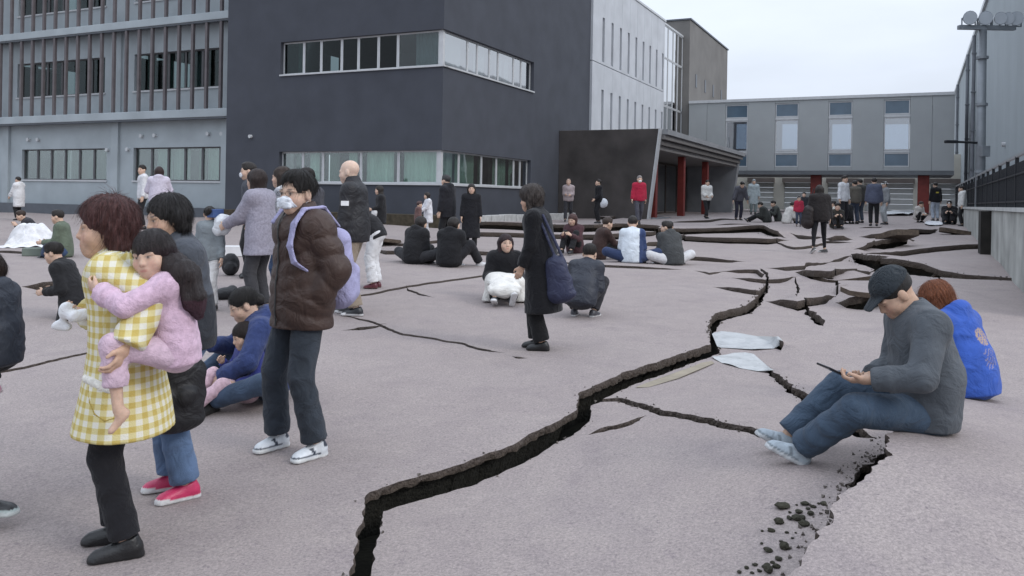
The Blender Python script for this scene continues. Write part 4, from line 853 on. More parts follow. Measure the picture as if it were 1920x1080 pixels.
        for i in (0, 1):
            fo = (-qa[0], qa[1] * 1.25, .1 + .3 * i) if qa else (fa[0] * 1.1, 3.0, 2.0 * i); s.rc(J['sh'][i], J['el'][i], (.054 + th) * k, (.046 + th) * k, .03 * k, fold=fo)
            we = J['el'][i] + (J['wr'][i] - J['el'][i]) * sl
            if sl > .1: s.rc(J['el'][i], we, (.046 + th) * k, (top.get('cuff', .034) + th) * k, .015 * k, cap1=True, fold=(fo[0], qa[1] if qa else 2.5, fo[2] + 1))
        cl = top.get('collar', .0)
        if cl: s.rc(J['neck'] - up * .03 * k, J['neck'] + up * cl * k + B[:, 1] * .008 * k, (.066 + th) * k, (.060 + th * .6) * k, .02 * k, B[:, 0], 1.1, cap1=True)
        if top.get('hood'):
            s.el(J['neck'] + B @ V3(0, -.085, .0) * k, V3(.125, .062, .085) * k, B @ rotx(.5), .03 * k)
            for sg in (1, -1): s.rc(J['neck'] + B @ V3(sg * .09, -.06, .02) * k, J['neck'] + B @ V3(sg * .05, .07, -.045) * k, .032 * k, .022 * k, .02 * k)
        s.rc(J['neck'] + up * (max(cl, .03) + .03) * k, J['neck'] + up * .16 * k + B[:, 1] * .03 * k, .052 * k, .06 * k, .004, sub=True)
        cc = top['col']; put(top.get('name', 'jacket'), s.mesh(), MATK[top.get('mat', 'cloth')], root, (lambda v: cc(v, J)) if callable(cc) else cc)
        if top.get('zip'):   # front closure strip
            m = MB(); b0 = J['pelvis'] + J['A'] @ V3(0, .132 + th, -hem + .02) * k
    # --- bottom
    if bottom:
        th = bottom.get('th', .012); s = SDF(vb); A = J['A']; s.rc(J['pelvis'] - A[:, 2] * .02 * k, J['waist'] - A[:, 2] * .05 * k, (.126 + th) * k, (.112 + th) * k, .04 * k, A[:, 0], 1.34, 1.28); fo = bottom.get('fold', .005); ln = bottom.get('len', .95)
        for i in (0, 1):
            s.rc(J['hip'][i], J['kn'][i], (.086 + th) * k, (bottom.get('kr', .060) + th) * k, .04 * k, fold=(fo, 3, 1.5 * i)); e = J['kn'][i] + (J['an'][i] - J['kn'][i]) * ln; s.rc(J['kn'][i], e, (bottom.get('kr', .060) + th) * k, (bottom.get('hemr', .052) + th) * k, .02 * k, cap1=True, fold=(fo * 1.2, 4, 2 + i))
        if bottom.get('skirt'):
            s.rc(J['pelvis'], J['pelvis'] - V3(0, 0, bottom['skirt']) * k, (.14 + th) * k, (bottom.get('sr', .17) + th) * k, .05 * k, A[:, 0], 1.25, 1.2, cap1=True, fold=(.006, 1.0, 1))
        put(bottom.get('name', 'trousers'), s.mesh(), MATK[bottom.get('mat', 'cloth')], root, bottom['col'])
    # --- shoes
    if shoes:
        for i in (0, 1):
            s = SDF(min(vb, .009 if d < 7 else vb)); f = J['ft'][i]; an = J['an'][i]; T = lambda p: an + f @ (np.array(p) * k); sx = f[:, 0]
            s.rc(T((0, -.040, -.040)), T((0, .125, -.056)), .040 * k, .031 * k, .03 * k, sx, 1.02, 1.35); s.rc(T((0, -.025, -.03)), T((0, -.015, shoes.get('top', .012))), .040 * k, .044 * k, .03 * k, cap1=True); s.rc(T((0, .0, -.02)), T((0, .09, -.050)), .034 * k, .030 * k, .02 * k)
            s.rc(T((0, -.052, -.075)), T((0, .135, -.075)), .036 * k, .038 * k, .006 * k, sx, 1.1, 1.15); s.cut(T((0, 0, -.085)), -f[:, 2])
            def sc(v, an=an, f=f):
                q = (v - an) @ f / k; C = np.tile(np.array(shoes['col'], float), (len(v), 1)); C[q[:, 2] < -.062 + .012 * (q[:, 1] > .1)] = shoes.get('sole', shoes['col'])
                if 'stripe' in shoes:
                    m = (np.abs(q[:, 0]) > .026) & (np.abs(q[:, 1] - .035 - .6 * (q[:, 2] + .045)) < .012) & (q[:, 2] < -.012) & (q[:, 2] > -.06); C[m] = shoes['stripe']; m = (q[:, 2] < -.050) & (q[:, 2] > -.060) & (q[:, 1] > -.01); C[m] = shoes['stripe']; m = (q[:, 1] < -.03) & (q[:, 2] > -.02); C[m] = shoes['stripe']
                return C
            put('shoe', s.mesh(), MATK[shoes.get('mat', 'leather')], root, sc)
    if mask:
        s = SDF(vh); T = lambda p: hc + HM @ (np.array(p) * fk); E = lambda c, r, kk=.01, sub=False: s.el(T(c), np.array(r) * fk, HM, kk * fk, sub)
        E((0, .030, -.045), (.064, .078, .050), .01); E((0, .100, -.040), (.025, .02, .030), .03); E((0, .02, -.040), (.0595, .074, .09), .003, True); s.cut(T((0, .022, 0)), -HM[:, 1])
        for zz in (-.03, -.05, -.065): s.rc(T((-.04, .1, zz)), T((.04, .1, zz)), .012 * fk, .012 * fk, .006)
        for sg in (1, -1):
            s.rc(T((sg * .058, .03, -.02)), T((sg * .082, -.008, .012)), .0032 * fk, .0032 * fk, .002); s.rc(T((sg * .058, .03, -.07)), T((sg * .082, -.010, -.03)), .0032 * fk, .0032 * fk, .002)
        put('face_mask', s.mesh(), CLOTH, root, mask)
    if glasses:
        m = MB(); T = lambda p: tuple(hc + HM @ (np.array(p) * fk))
        for sg in (1, -1):
            pts = [(sg * .034 + .021 * math.cos(a), .101, .004 + .013 * math.sin(a)) for a in np.linspace(0, 6.283, 15)]
            for a, b in zip(pts[:-1], pts[1:]): m.tube(T(a), T(b), .0014, 5)
            m.tube(T((sg * .055, .100, .008)), T((sg * .080, .0, .010)), .0016, 5)
        m.tube(T((-.013, .102, .008)), T((.013, .102, .008)), .0014, 5); m.build('glasses', mat('black_frame', (.01, .01, .01), .3, .1, 5), root)
    if cap:
        s = SDF(vh); T = lambda p: hc + HM @ (np.array(p) * fk); s.el(T((0, -.012, .045)), V3(.088, .106, .092) * fk, HM, .01); s.el(T((0, -.012, .045)), V3(.082, .100, .086) * fk, HM, .004, True); s.cut(T((0, 0, .038)), -(HM @ V3(0, .12, 1)))
        if cap.get('brim'): s.rc(T((0, .075, .043)), T((0, .150, .028)), .012 * fk, .008 * fk, .006, HM[:, 0], 5.2, 5.6)
        if cap.get('helmet'): s.rc(T((0, -.11, .040)), T((0, .115, .040)), .01 * fk, .01 * fk, .01, HM[:, 0], 9, 9)
        put(cap.get('name', 'cap'), s.mesh(), CLOTH if not cap.get('helmet') else NYLON, root, cap['col'])
    if extra: extra(root, J, vb)
    Mw = np.array(Matrix.Translation(loc) @ Matrix.Rotation(R_(yaw), 4, 'Z'))
    return root, J, (lambda p: (Mw[:3, :3] @ np.asarray(p, float)) + Mw[:3, 3])
# ================================================================== the people
def thing(name, parts, m, col, loc, yaw, label, cat, group=None, smooth=1):
    o_ = put(name, parts, m, None, col, smooth); o_.location = tuple(loc); o_.rotation_euler = (0, 0, R_(yaw)); return tag(o_, label, cat, group)
def hgt(p, px, py, hy): return (py - hy) / FPX * p.y
BLK = (.018, .018, .020); HB = (.018, .014, .012); HBR = (.035, .022, .016)
def inv(loc, yaw, w):
    """world point -> person space"""
    return rotz(-R_(yaw)) @ (np.asarray(w, float) - np.asarray(loc, float))
def px_at(px, py, depth): r = ray(px, py); return np.array([r[0] * depth, depth, CAMH + r[2] * depth])
# ---- gingham smock
def gingham():
    m = bpy.data.materials.new('yellow_gingham'); m.use_nodes = True; n = m.node_tree.nodes; l = m.node_tree.links.new; b = n['Principled BSDF']; b.inputs['Roughness'].default_value = .9; b.inputs['Specular IOR Level'].default_value = .2
    a = n.new('ShaderNodeVertexColor'); a.layer_name = 'Col'; sp = n.new('ShaderNodeSeparateColor'); l(a.outputs[0], sp.inputs[0]); outs = []
    for ch in (0, 1):
        mu = n.new('ShaderNodeMath'); mu.operation = 'MULTIPLY'; mu.inputs[1].default_value = 1 / .047; l(sp.outputs[ch], mu.inputs[0]); fr = n.new('ShaderNodeMath'); fr.operation = 'FRACT'; l(mu.outputs[0], fr.inputs[0])
        r = n.new('ShaderNodeValToRGB'); e = r.color_ramp.elements; e[0].position = .46; e[0].color = (0, 0, 0, 1); e[1].position = .54; e[1].color = (1, 1, 1, 1); l(fr.outputs[0], r.inputs[0]); outs.append(r.outputs[0])
    ad = n.new('ShaderNodeMath'); ad.operation = 'ADD'; l(outs[0], ad.inputs[0]); l(outs[1], ad.inputs[1]); hf = n.new('ShaderNodeMath'); hf.operation = 'MULTIPLY'; hf.inputs[1].default_value = .5; l(ad.outputs[0], hf.inputs[0])
    r = n.new('ShaderNodeValToRGB'); e = r.color_ramp.elements; e[0].position = 0; e[0].color = (.68, .66, .57, 1); e[1].position = 1; e[1].color = (.50, .385, .115, 1); k = e.new(.5); k.color = (.60, .53, .27, 1); l(hf.outputs[0], r.inputs[0]); l(r.outputs[0], b.inputs['Base Color'])
    t = n.new('ShaderNodeTexCoord'); nb = n.new('ShaderNodeTexNoise'); nb.inputs['Scale'].default_value = 150; l(t.outputs['Object'], nb.inputs['Vector']); bu = n.new('ShaderNodeBump'); bu.inputs['Strength'].default_value = .3; bu.inputs['Distance'].default_value = .01; l(nb.outputs[0], bu.inputs['Height']); l(bu.outputs[0], b.inputs['Normal'])
    return m
MATK['gingham'] = gingham()
# ---------------- elderly woman in the smock
loc = G(232, 1030); h = hgt(loc, 232, 1030, 368) * .965; YW = 104
J = skeleton(h, (0, 0, .95), (4, 9), 0, -4, (16, 2, 0), ((.07, .21, 1.17), tuple(inv(loc, YW, px_at(236, 652, loc.y - .34)) * 1.7 / h)), elbow=((.8, -.2, -.8), (-.5, -1, -.35)), feet=(((.10, .05, .085), 0, 0), ((-.11, -.03, .085), -10, 0)))
def smock_uv(v, J):
    q = v; th = np.arctan2(q[:, 0], q[:, 1]) * .205; arm = q[:, 0] < -.20 * J['k']; u = np.where(arm & (q[:, 2] > .85), q[:, 1] * .95, th) + 3.0; w = q[:, 2] + 1.0; return np.stack([u, w, w], 1)
rootA, JA, WA = person(loc, YW, J, 'older woman in yellow gingham smock and black trousers carrying a girl', loc.y, SK1, ('wavy', (.075, .032, .030), {'vol': 1.02, 'len': -.075, 'fz': -.046, 'fwd': -.022, 'streak': .006}, (.020, .014, .013), .06),
    top=dict(name='smock', col=smock_uv, mat='gingham', th=.032, hem=.345, flare=.075, fold=(.007, 1.5, .4), cuff=.05, hemdir=(0, .02, -1)), bottom=dict(col=(.014, .014, .017), th=.016, hemr=.058, fold=.006), shoes=dict(col=(.012, .012, .013), top=.02), hands=((V3(-.5, -.2, .8), .9), (V3(.5, .6, .6), .7)), o=dict(fat=1.08, headk=1.22, brow=(.12, .09, .08)))
print('older woman h', h, 'd', loc.y)
# inner shirt collar, pocket flap with white lace
k = JA['k']; s = SDF(.008); s.rc(JA['neck'] - V3(0, 0, .06) * k, JA['neck'] + V3(0, .012, .035) * k, .082 * k, .066 * k, .01, JA['B'][:, 0], 1.2, cap1=True); put('shirt_collar', s.mesh(), CLOTH, rootA, (.035, .025, .045))
def surf(root, part, pts):
    """points of a garment's surface that lie under the given pixels, in person space"""
    o_ = [c for c in root.children if c.name.split('.')[0] == part][0]; v = np.array([q.co for q in o_.data.vertices]); Mw = np.array(Matrix.Translation(root.location) @ Matrix.Rotation(root.rotation_euler[2], 4, 'Z')); w = v @ Mw[:3, :3].T + Mw[:3, 3]
    u = FPX * w[:, 0] / w[:, 1]; t = -FPX * (w[:, 2] - CAMH) / w[:, 1]; X, Y = 960 + _c * u - _s * t, HY + _s * u + _c * t; out_ = []
    for a, b in pts: c_ = np.where(np.hypot(X - a, Y - b) < 9)[0]; c_ = c_ if len(c_) else np.array([np.argmin(np.hypot(X - a, Y - b))]); out_.append(v[c_[np.argmin(w[c_, 1])]])
    return out_
sp = surf(rootA, 'smock', [(152, 704), (168, 712), (186, 718), (204, 722), (222, 722)]); s = SDF(.006)
for a, b in zip(sp[:-1], sp[1:]): s.rc(a, b, .012, .012, .006, (0, 0, 1), 1.6)
put('lace_trim', s.mesh(), KNIT, rootA, (.72, .70, .64))
sp = surf(rootA, 'smock', [(158, 722), (160, 750), (170, 775), (195, 782), (220, 776)]); s = SDF(.005)
for a, b in zip(sp[:-1], sp[1:]): s.rc(a, b, .004, .004, .004)
put('pocket_seam', s.mesh(), CLOTH, rootA, (.42, .31, .08))
# white cloth in her hand
s = SDF(.007); w = JA['wr'][0] + unit(JA['wr'][0] - JA['el'][0]) * .09 * k; s.el(w + V3(-.02, .01, .02), (.035, .03, .04)); s.el(w + V3(-.04, -.04, -.0), (.03, .045, .03)); s.el(w + V3(-.01, .03, -.05), (.02, .045, .022)); s.warp(lambda x, y, z: .007 * np.sin(70 * x + 40 * z) * np.sin(60 * y + 20 * z))
thing('white_cloth', s.mesh(), CLOTH, (.75, .76, .78), loc, YW, 'crumpled white cloth held in the hand of the woman in the yellow smock', 'cloth')
# ---------------- girl carried on her hip
gk = 1.06; dG = loc.y - .12
gl = Vector(px_at(330, 652, dG)); YG = 118
J = skeleton(gk, (0, 0, 0), (8, 14), 0, 0, (52, -4, 4), ((.10, .36, .40), tuple(inv(gl, YG, px_at(185, 545, dG - .16)) * 1.7 / gk)), elbow=((.6, .2, -.8), (-.9, .1, -.7)), feet=(((.30, .25, -.36), 0, -30), (tuple(inv(gl, YG, px_at(222, 772, dG - .22)) * 1.7 / gk), 0, -48)), knee=((.8, .9, .3), (-.25, 1, .35)))
PINK = (.56, .40, .50)
rootG, JG, WG = person(gl, YG, J, 'small girl in pink with long dark hair carried on the woman\'s hip', loc.y, (.56, .38, .285), ('fringe', (.018, .013, .013), {'vol': 1.06, 'len': -.40, 'fwd2': -.075, 'spread': .085, 'fz': -.105}, (.05, .016, .03), -.05),
    top=dict(name='jacket', col=PINK, mat='knit', th=.028, hem=.10, fold=(.008, 2.5, .3), hood=False, cuff=.05), bottom=dict(col=(.55, .41, .49), th=.022, len=.62, hemr=.062, fold=.008, mat='knit'), shoes=None, hands=((V3(0, -1, .3), .6), (V3(.3, -1, .2), .6)), o=dict(headk=1.34, fat=1.16, gaze=0.0))
s = SDF(.008); B_ = JG['B']; kg = JG['k']; h0 = JG['head'] + JG['HM'] @ V3(-.05, -.06, -.06) * kg * 1.3; h1 = JG['neck'] + B_ @ V3(-.10, -.13, -.04) * kg; h2 = JG['waist'] + B_ @ V3(-.13, -.15, .14) * kg; h3 = JG['waist'] + B_ @ V3(-.14, -.16, .02) * kg
for a, b, r0, r1 in ((h0, h1, .062, .060), (h1, h2, .060, .048), (h2, h3, .048, .018)): s.rc(a, b, r0, r1, .03, B_[:, 0], 1.5)
s.warp(lambda x, y, z: .004 * np.sin(95 * x + 60 * y + 3 * np.sin(14 * z)) + .003 * np.sin(160 * y - 120 * x + 9 * z)); put('hair', s.mesh(), HAIRM, rootG, lambda v: np.where((v[:, 2] < h2[2])[:, None], (.04, .016, .024), (.02, .014, .014)))
# ---------------- woman behind with shoulder bag
loc = G(344, 925); h = hgt(loc, 344, 925, 374)
J = skeleton(h, (0, 0, .95), (3, 8), 0, 6, (10, -8, 0), ((.18, .20, .95), (-.17, .24, .98)), feet=(((.10, .05, .085), 0, 0), ((-.10, .0, .085), -14, 0)))
DKJ = (.028, .031, .038)
rootB, JB, WB = person(loc, 118, J, 'woman in charcoal jacket and blue jeans with bright pink sneakers', loc.y, SK1, ('bob', (.022, .020, .020), {'vol': 1.02, 'len': -.05, 'fwd': -.02, 'streak': .006, 'fz': -.042}), top=dict(col=lambda v, J: np.where((v[:, 2] > 1.16 * J['k'])[:, None], (.070, .078, .094), DKJ), mat='cloth', th=.026, hem=.10, collar=.06, fold=(.009, 2.5, 1.2)), bottom=dict(col=(.10, .155, .26), th=.018, hemr=.066, mat='denim'), shoes=dict(col=(.50, .035, .11), sole=(.6, .6, .6)), o=dict(fat=1.05, brow=(.03, .03, .03)))
print('woman behind', h, loc.y)
k = JB['k']; s = SDF(.011); s.rc(V3(-.27, .08, .78) * k, V3(-.25, .11, .52) * k, .085 * k, .10 * k, .03, (0, 1, 0), 1.9, 1.9, fold=(.006, 2, 0)); s.rc(V3(-.27, .10, .82) * k, V3(-.15, .03, 1.44) * k, .014, .014, .01); s.rc(V3(-.27, .04, .82) * k, V3(-.15, -.04, 1.44) * k, .014, .014, .01)
for sg in (1, -1): s.el(V3(-.35, .10 + sg * .06, .64) * k, (.03, .06, .045), rotx(.4 * sg))
thing('shoulder_bag', s.mesh(), NYLON, (.014, .014, .016), loc, 118, 'black bag with a bow hanging from the charcoal jacket woman\'s shoulder', 'bag')
# ---------------- man in brown puffer jacket and mask
loc = G(562, 848); h = hgt(loc, 562, 848, 333); YM = 134
J = skeleton(h, (0, 0, .95), (-1, 2), 0, 0, (14, -2, 0), ((.17, .02, .93), (-.17, .02, .93)), elbow=((1, -.8, 0), (-1, -.8, .0)), feet=(((.17, .06, .085), -8, 0), ((-.15, -.02, .085), -6, 0)))
rootM, JM, WM = person(loc, YM, J, 'man in brown quilted puffer jacket, white face mask and white sneakers', loc.y, SK2, ('short', (.016, .014, .013), {'vol': 1.03, 'streak': .005, 'fhz': -.016}), top=dict(name='puffer_jacket', col=(.050, .030, .024), mat='nylon', th=.038, hem=.17, collar=.085, quilt=(.020, 1.9), cuff=.04, sleeve=.98), bottom=dict(name='jeans', col=(.036, .044, .056), th=.018, hemr=.064, mat='denim', fold=.007), shoes=dict(col=(.60, .63, .66), sole=(.66, .68, .68), stripe=(.03, .04, .06)), hands=((None, .3, (-.8, .0, -.6)), (None, .3, (.8, .0, -.6))), mask=(.72, .75, .80), glasses=True, o=dict(fat=1.0))
print('mask man', h, loc.y)
k = JM['k']; s = SDF(.011); LAV = (.33, .32, .49)
s.rc(V3(0, -.24, .98) * k, V3(0, -.22, 1.30) * k, .115 * k, .095 * k, .04, (1, 0, 0), 1.55, 1.4, fold=(.006, 2, 1)); s.rc(V3(0, -.33, .98) * k, V3(0, -.33, 1.12) * k, .05 * k, .05 * k, .03, (1, 0, 0), 2.2)
for sg in (1, -1):
    a = [V3(sg * .12, -.17, 1.40), V3(sg * .122, -.06, 1.520), V3(sg * .124, .07, 1.508), V3(sg * .128, .140, 1.42), V3(sg * .135, .170, 1.29), V3(sg * .155, .150, 1.19), V3(sg * .18, .02, 1.10), V3(sg * .15, -.14, 1.05)]
    a = a if sg < 0 else a[:4]
    for p, q in zip(a[:-1], a[1:]): s.rc(p * k, q * k, .011 * k, .011 * k, .010, (1, 0, 0) , 3.0)
thing('backpack', s.mesh(), CLOTH, LAV, loc, YM, 'pale lavender backpack worn by the man in the brown puffer jacket', 'backpack')
# ---------------- mother on the ground with child in her lap
loc = G(508, 745); h = 1.62; YS = 112
J = skeleton(h, (0, 0, .13), (4, 20), 0, 0, (6, -20, 0), ((.12, .46, .42), (-.20, .40, .22)), elbow=((.8, -.4, -.5), (-.9, -.3, -.4)), feet=(((.22, .62, .07), 30, 10), ((-.28, .46, .07), -50, 0)), knee=((.7, .6, .7), (-1, .5, .25)))
NAVY = (.035, .052, .14)
rootS, JS, WS = person(loc, YS, J, 'mother in navy fleece sitting on the ground holding a child', loc.y, SK2, ('bun', (.016, .014, .013), {'bunz': -.01}), top=dict(name='fleece', col=NAVY, mat='knit', th=.032, hem=.05, collar=.04, hood=True, fold=(.009, 2.5, .2)), bottom=dict(col=(.05, .075, .12), th=.02, mat='denim'), shoes=dict(col=(.02, .02, .02)), hands=((V3(0, -.6, -.6), .5), (V3(.6, 0, -.7), .5)), o=dict(closed=False))
print('mother', loc.y)
p = G(418, 752); J = skeleton(1.02, (0, 0, .17), (-8, -2), 0, 0, (-14, -16, 8), ((.14, .24, .52), (-.20, .26, .30)), feet=(((.12, .66, .10), 6, 20), ((-.08, .74, .07), -4, 12)), knee=((.2, .4, 1), (-.3, .3, 1)))
cw = WS(JS['pelvis'] + V3(-.14, .20, -.06) * JS['k'])
rootC, JC, WC = person((cw[0], cw[1], loc.z), 138, J, 'small child in pink trousers and blue top leaning back in the mother\'s lap', loc.y, (.55, .37, .27), ('bob', (.022, .015, .013), {'vol': 1.02, 'len': -.04}), top=dict(name='sweater', col=(.035, .045, .19), th=.026, hem=.06, mat='knit'), bottom=dict(col=(.60, .42, .47), th=.022, len=.86, mat='knit', fold=.008), shoes=None, o=dict(headk=1.38, fat=1.12))
# ---------------- bald man
loc = G(662, 590); h = hgt(loc, 662, 590, 306)
J = skeleton(h, (0, 0, .95), (0, 4), 0, 0, (0, -6, 0), ((.22, .10, .80), (-.23, .12, .82)), feet=(((.08, .08, .085), 4, 0), ((-.09, -.06, .085), -4, 0)))
rootD, JD, WD = person(loc, 84, J, 'bald man in black jacket and beige trousers with dark sneakers', loc.y, (.60, .44, .35), None, top=dict(col=(.020, .020, .023), mat='nylon', th=.034, hem=.13, collar=.09, fold=(.008, 2.2, .8)), bottom=dict(col=(.27, .22, .17), th=.022, hemr=.062), shoes=dict(col=(.02, .022, .026), sole=(.6, .6, .6)), o=dict(fat=1.05, brow=(.3, .25, .2)))
print('bald', h, loc.y); m = MB(); kk = JD['k']; q = JD['sh'][1] * .45 + JD['el'][1] * .55; m.box(q[0] - .092, q[0] - .080, q[1] - .045, q[1] + .045, q[2] - .025, q[2] + .03); m.build('sleeve_badge', mat('white_badge', (.75, .75, .75), .7, .1, 30), rootD)
# ---------------- standing woman in long black coat
loc = G(1012, 655); h = hgt(loc, 1012, 655, 355)
J = skeleton(h, (0, 0, .95), (4, 10), 0, 0, (-4, -4, 0), ((.2, .14, .86), (-.19, .16, .88)), feet=(((.07, .05, .085), 0, 0), ((-.07, -.04, .085), -4, 0)))
rootE, JE, WE = person(loc, 74, J, 'grey-haired woman standing in a long black coat with a blue bag', loc.y, SK1, ('wavy', (.045, .036, .032), {'vol': 1.12, 'len': -.09, 'streak': .006}), top=dict(name='coat', col=(.010, .010, .012), mat='knit', th=.034, hem=.55, flare=.035, collar=.07, fold=(.006, 1.5, .5)), bottom=dict(col=(.011, .011, .012), th=.022, hemr=.07), shoes=dict(col=(.010, .010, .011)))
print('black coat', h, loc.y)
k = JE['k']; s = SDF(.012); s.rc(V3(-.17, -.20, .93) * k, V3(-.15, -.25, .62) * k, .08 * k, .105 * k, .04, (.2, 1, 0), 1.5, 1.7, fold=(.010, 2, 0)); s.rc(V3(-.18, -.2, .98) * k, V3(-.17, .0, 1.43) * k, .016, .016, .01); s.rc(V3(-.18, -.28, .98) * k, V3(-.17, -.05, 1.43) * k, .016, .016, .01)
thing('tote_bag', s.mesh(), NYLON, (.028, .032, .066), loc, 74, 'large dark blue tote bag hung on the black coat woman\'s arm', 'bag')
# ---------------- man in cap on the raised slab, woman in blue hoodie beside him
loc = G(1742, 800); zs_ = loc.z; YC = 86; dM = loc.y; h = 1.63; kf = 1.7 / h
wpt = lambda px, py, dd: inv(loc, YC, px_at(px, py, dd)) * kf
fl = [inv(loc, YC, np.array(G(*q)) + np.array([.05, 0, .085])) * kf for q in ((1458, 846), (1482, 870))]
J = skeleton(h, (0, .02, .115), (0, 12), 0, 0, (4, -40, 0), (wpt(1632, 706, dM + .06), wpt(1628, 712, dM - .16)), elbow=((.8, -.7, -.5), (-.8, -.7, -.5)), feet=((fl[0], -6, 30), (fl[1], 6, 26)), knee=((.75, .3, .75), (-.75, .3, .75)), sw=1.12)
rootF, JF, WF = person(loc, YC, J, 'man in dark cap, grey sweater and jeans looking down at a tablet', loc.y, (.46, .30, .215), ('cap', (.014, .012, .011), {'vol': 1.0}), top=dict(name='sweater', col=(.078, .088, .100), th=.030, hem=.10, fold=(.006, 2.5, .5), belly=1.22, shr=.070, sleeve=.93), bottom=dict(name='jeans', col=(.052, .078, .115), th=.020, mat='denim', fold=.008, kr=.068, hemr=.062), shoes=dict(col=(.36, .41, .45), sole=(.50, .52, .53), stripe=(.20, .23, .25), mat='cloth'), hands=((V3(-.4, .2, .8), .8), (V3(.4, .2, .8), .8)), cap=dict(col=(.026, .032, .038), brim=True), o=dict(fat=1.06, closed=True))
ph = (JF['wr'][1] + JF['wr'][0]) / 2 + V3(0, .15, .02); m = MB(); m.box(-.065, .065, -.10, .10, -.006, .006); o_ = m.build('tablet', mat('black_glass', (.01, .01, .012), .15, .1, 5), None, bevel=.004); o_.matrix_world = Matrix.Translation(Vector(WF(ph))) @ Matrix.Rotation(R_(YC + 12), 4, 'Z') @ Matrix.Rotation(R_(24), 4, 'X'); tag(o_, 'black tablet held in both hands of the man in the cap', 'tablet')
loc2 = G(1822, 745); BLU = (.038, .095, .38)
J = skeleton(1.60, (0, 0, .12), (10, 26), 0, 0, (16, -26, 0), ((.15, .42, .35), (-.20, .36, .30)), elbow=((.9, -.5, -.4), (-.9, -.5, -.4)), feet=(((.10, .55, .085), 0, 0), ((-.12, .52, .085), 0, 0)), knee=((.1, .3, 1), (-.15, .3, 1)))
def hood_print(v, J):
    C = np.tile(np.array(BLU), (len(v), 1)); k_ = J['k']; x, z = v[:, 0] / k_ - .02, v[:, 2] / k_; b = v[:, 1] < .06; r = np.hypot(x, z - .46)
    m1 = b & (r < .062) & (np.sin(x * 210) * np.sin(z * 190 + 1) > -.35); C[m1] = (.36, .27, .22); m2 = b & (np.abs(x) < .07) & (z > .24) & (z < .38) & (np.sin(x * 160 + z * 60) * np.sin(z * 230) > .25); C[m2] = (.22, .20, .30); return C
rootH, JH, WH = person(loc2, 30, J, 'woman with reddish hair in a bright blue hoodie seated beside the cap man', loc2.y, SK1, ('bob', (.17, .055, .022), {'vol': 1.08, 'len': -.13, 'streak': .006}, (.24, .09, .035)), top=dict(name='hoodie', col=hood_print, th=.034, hem=.10, hood=True, fold=(.009, 2.2, .7), cuff=.04), bottom=dict(col=(.09, .09, .10), th=.02), shoes=dict(col=(.5, .5, .5)))
print('hoodie', loc2.y)


def zipper(root, part, z0, z1, name='zip', col=(.03, .03, .03), r=.006, dx=0.0):
    """closure running down the front of a garment, following its surface"""
    o_ = [c for c in root.children if c.name.split('.')[0] == part][0]; v = np.array([q.co for q in o_.data.vertices]); m = MB(); pr = None
    for z in np.linspace(z0, z1, 26):
        sl = v[(np.abs(v[:, 2] - z) < .02) & (np.abs(v[:, 0] - dx) < .03) & (v[:, 1] > 0)]
        if len(sl):
            p_ = (dx, sl[:, 1].max() + .001, z)
            if pr: m.tube(pr, p_, r, 5)
            pr = p_
    m.build(name, mat('zip_dark', col, .4, .1, 20), root)
k = JM['k']; zipper(rootM, 'puffer_jacket', .80 * k, 1.50 * k)
k = JB['k']; zipper(rootB, 'jacket', .88 * k, 1.46 * k)
# ================================================================== people further off
def W3(col): return col
def shades(c, j=.1): return tuple(max(.004, v * random.uniform(1 - j, 1 + j)) for v in c)
def stand(px, py, hy, yaw, label, top, bottom, hair, lean=(0, 3), head=(0, -3, 0), hands=None, feet=None, shoes=None, k=None, **q):
    p = G(px, py); h = k or min(max(hgt(p, px, py, hy), .9), 1.86)
    J = skeleton(h, (0, 0, .95), lean, 0, 0, head, hands, feet=feet, **{a: q.pop(a) for a in ('elbow', 'knee', 'sw') if a in q})
    return (*person(p, yaw, J, label, p.y, q.pop('skin', SK2), hair, top, bottom, shoes or dict(col=BLK), **q), p)
def sit(px, py, yaw, label, top, bottom, hair, pose='cross', h=1.62, lean=(6, 22), head=(0, -8, 0), hands=None, shoes=None, **q):
    p = G(px, py)
    F = {'cross': ((((.13, .26, .06), 60, 0), ((-.13, .29, .06), -60, 0)), ((1, .35, .25), (-1, .35, .25)), ((.14, .34, .28), (-.14, .34, .28))),
         'knees': ((((.11, .46, .085), 6, 0), ((-.11, .44, .085), -6, 0)), ((.1, .3, 1), (-.1, .3, 1)), ((.10, .44, .42), (-.10, .44, .42))),
         'out': ((((.12, .72, .09), 10, 45), ((-.10, .76, .09), -10, 45)), ((.2, .1, 1), (-.2, .1, 1)), ((.16, .40, .26), (-.16, .40, .26))),
         'kneel': ((((.12, -.22, .06), 0, -80), ((-.12, -.22, .06), 0, -80)), ((.15, 1, -.2), (-.15, 1, -.2)), ((.14, .30, .34), (-.14, .30, .34))),
         'squat': ((((.13, .16, .085), 10, 0), ((-.13, .12, .085), -10, 0)), ((.3, 1, .5), (-.3, 1, .5)), ((.12, .42, .40), (-.12, .42, .40)))}[pose]
    pz = {'cross': .125, 'knees': .125, 'out': .125, 'kneel': .22, 'squat': .27}[pose]
    J = skeleton(h, (0, 0, pz), lean, 0, 0, head, hands or F[2], feet=q.pop('feet', None) or F[0], knee=q.pop('knee', None) or F[1])
    return (*person(p, yaw, J, label, p.y, q.pop('skin', SK2), hair, top, bottom, shoes or dict(col=BLK), **q), p)
T = lambda col, **q: dict(col=col, **{'th': .026, 'hem': .12, 'fold': (.007, 2.5, random.uniform(0, 6)), **q})
Bt = lambda col, **q: dict(col=col, **{'th': .016, **q})
WHITE, GREY, LILAC, JEAN, CREAM = (.62, .62, .63), (.16, .165, .175), (.37, .355, .43), (.07, .10, .16), (.50, .47, .41)
WALK = (((.09, .24, .085), 0, 0), ((-.09, -.24, .12), 0, -28))
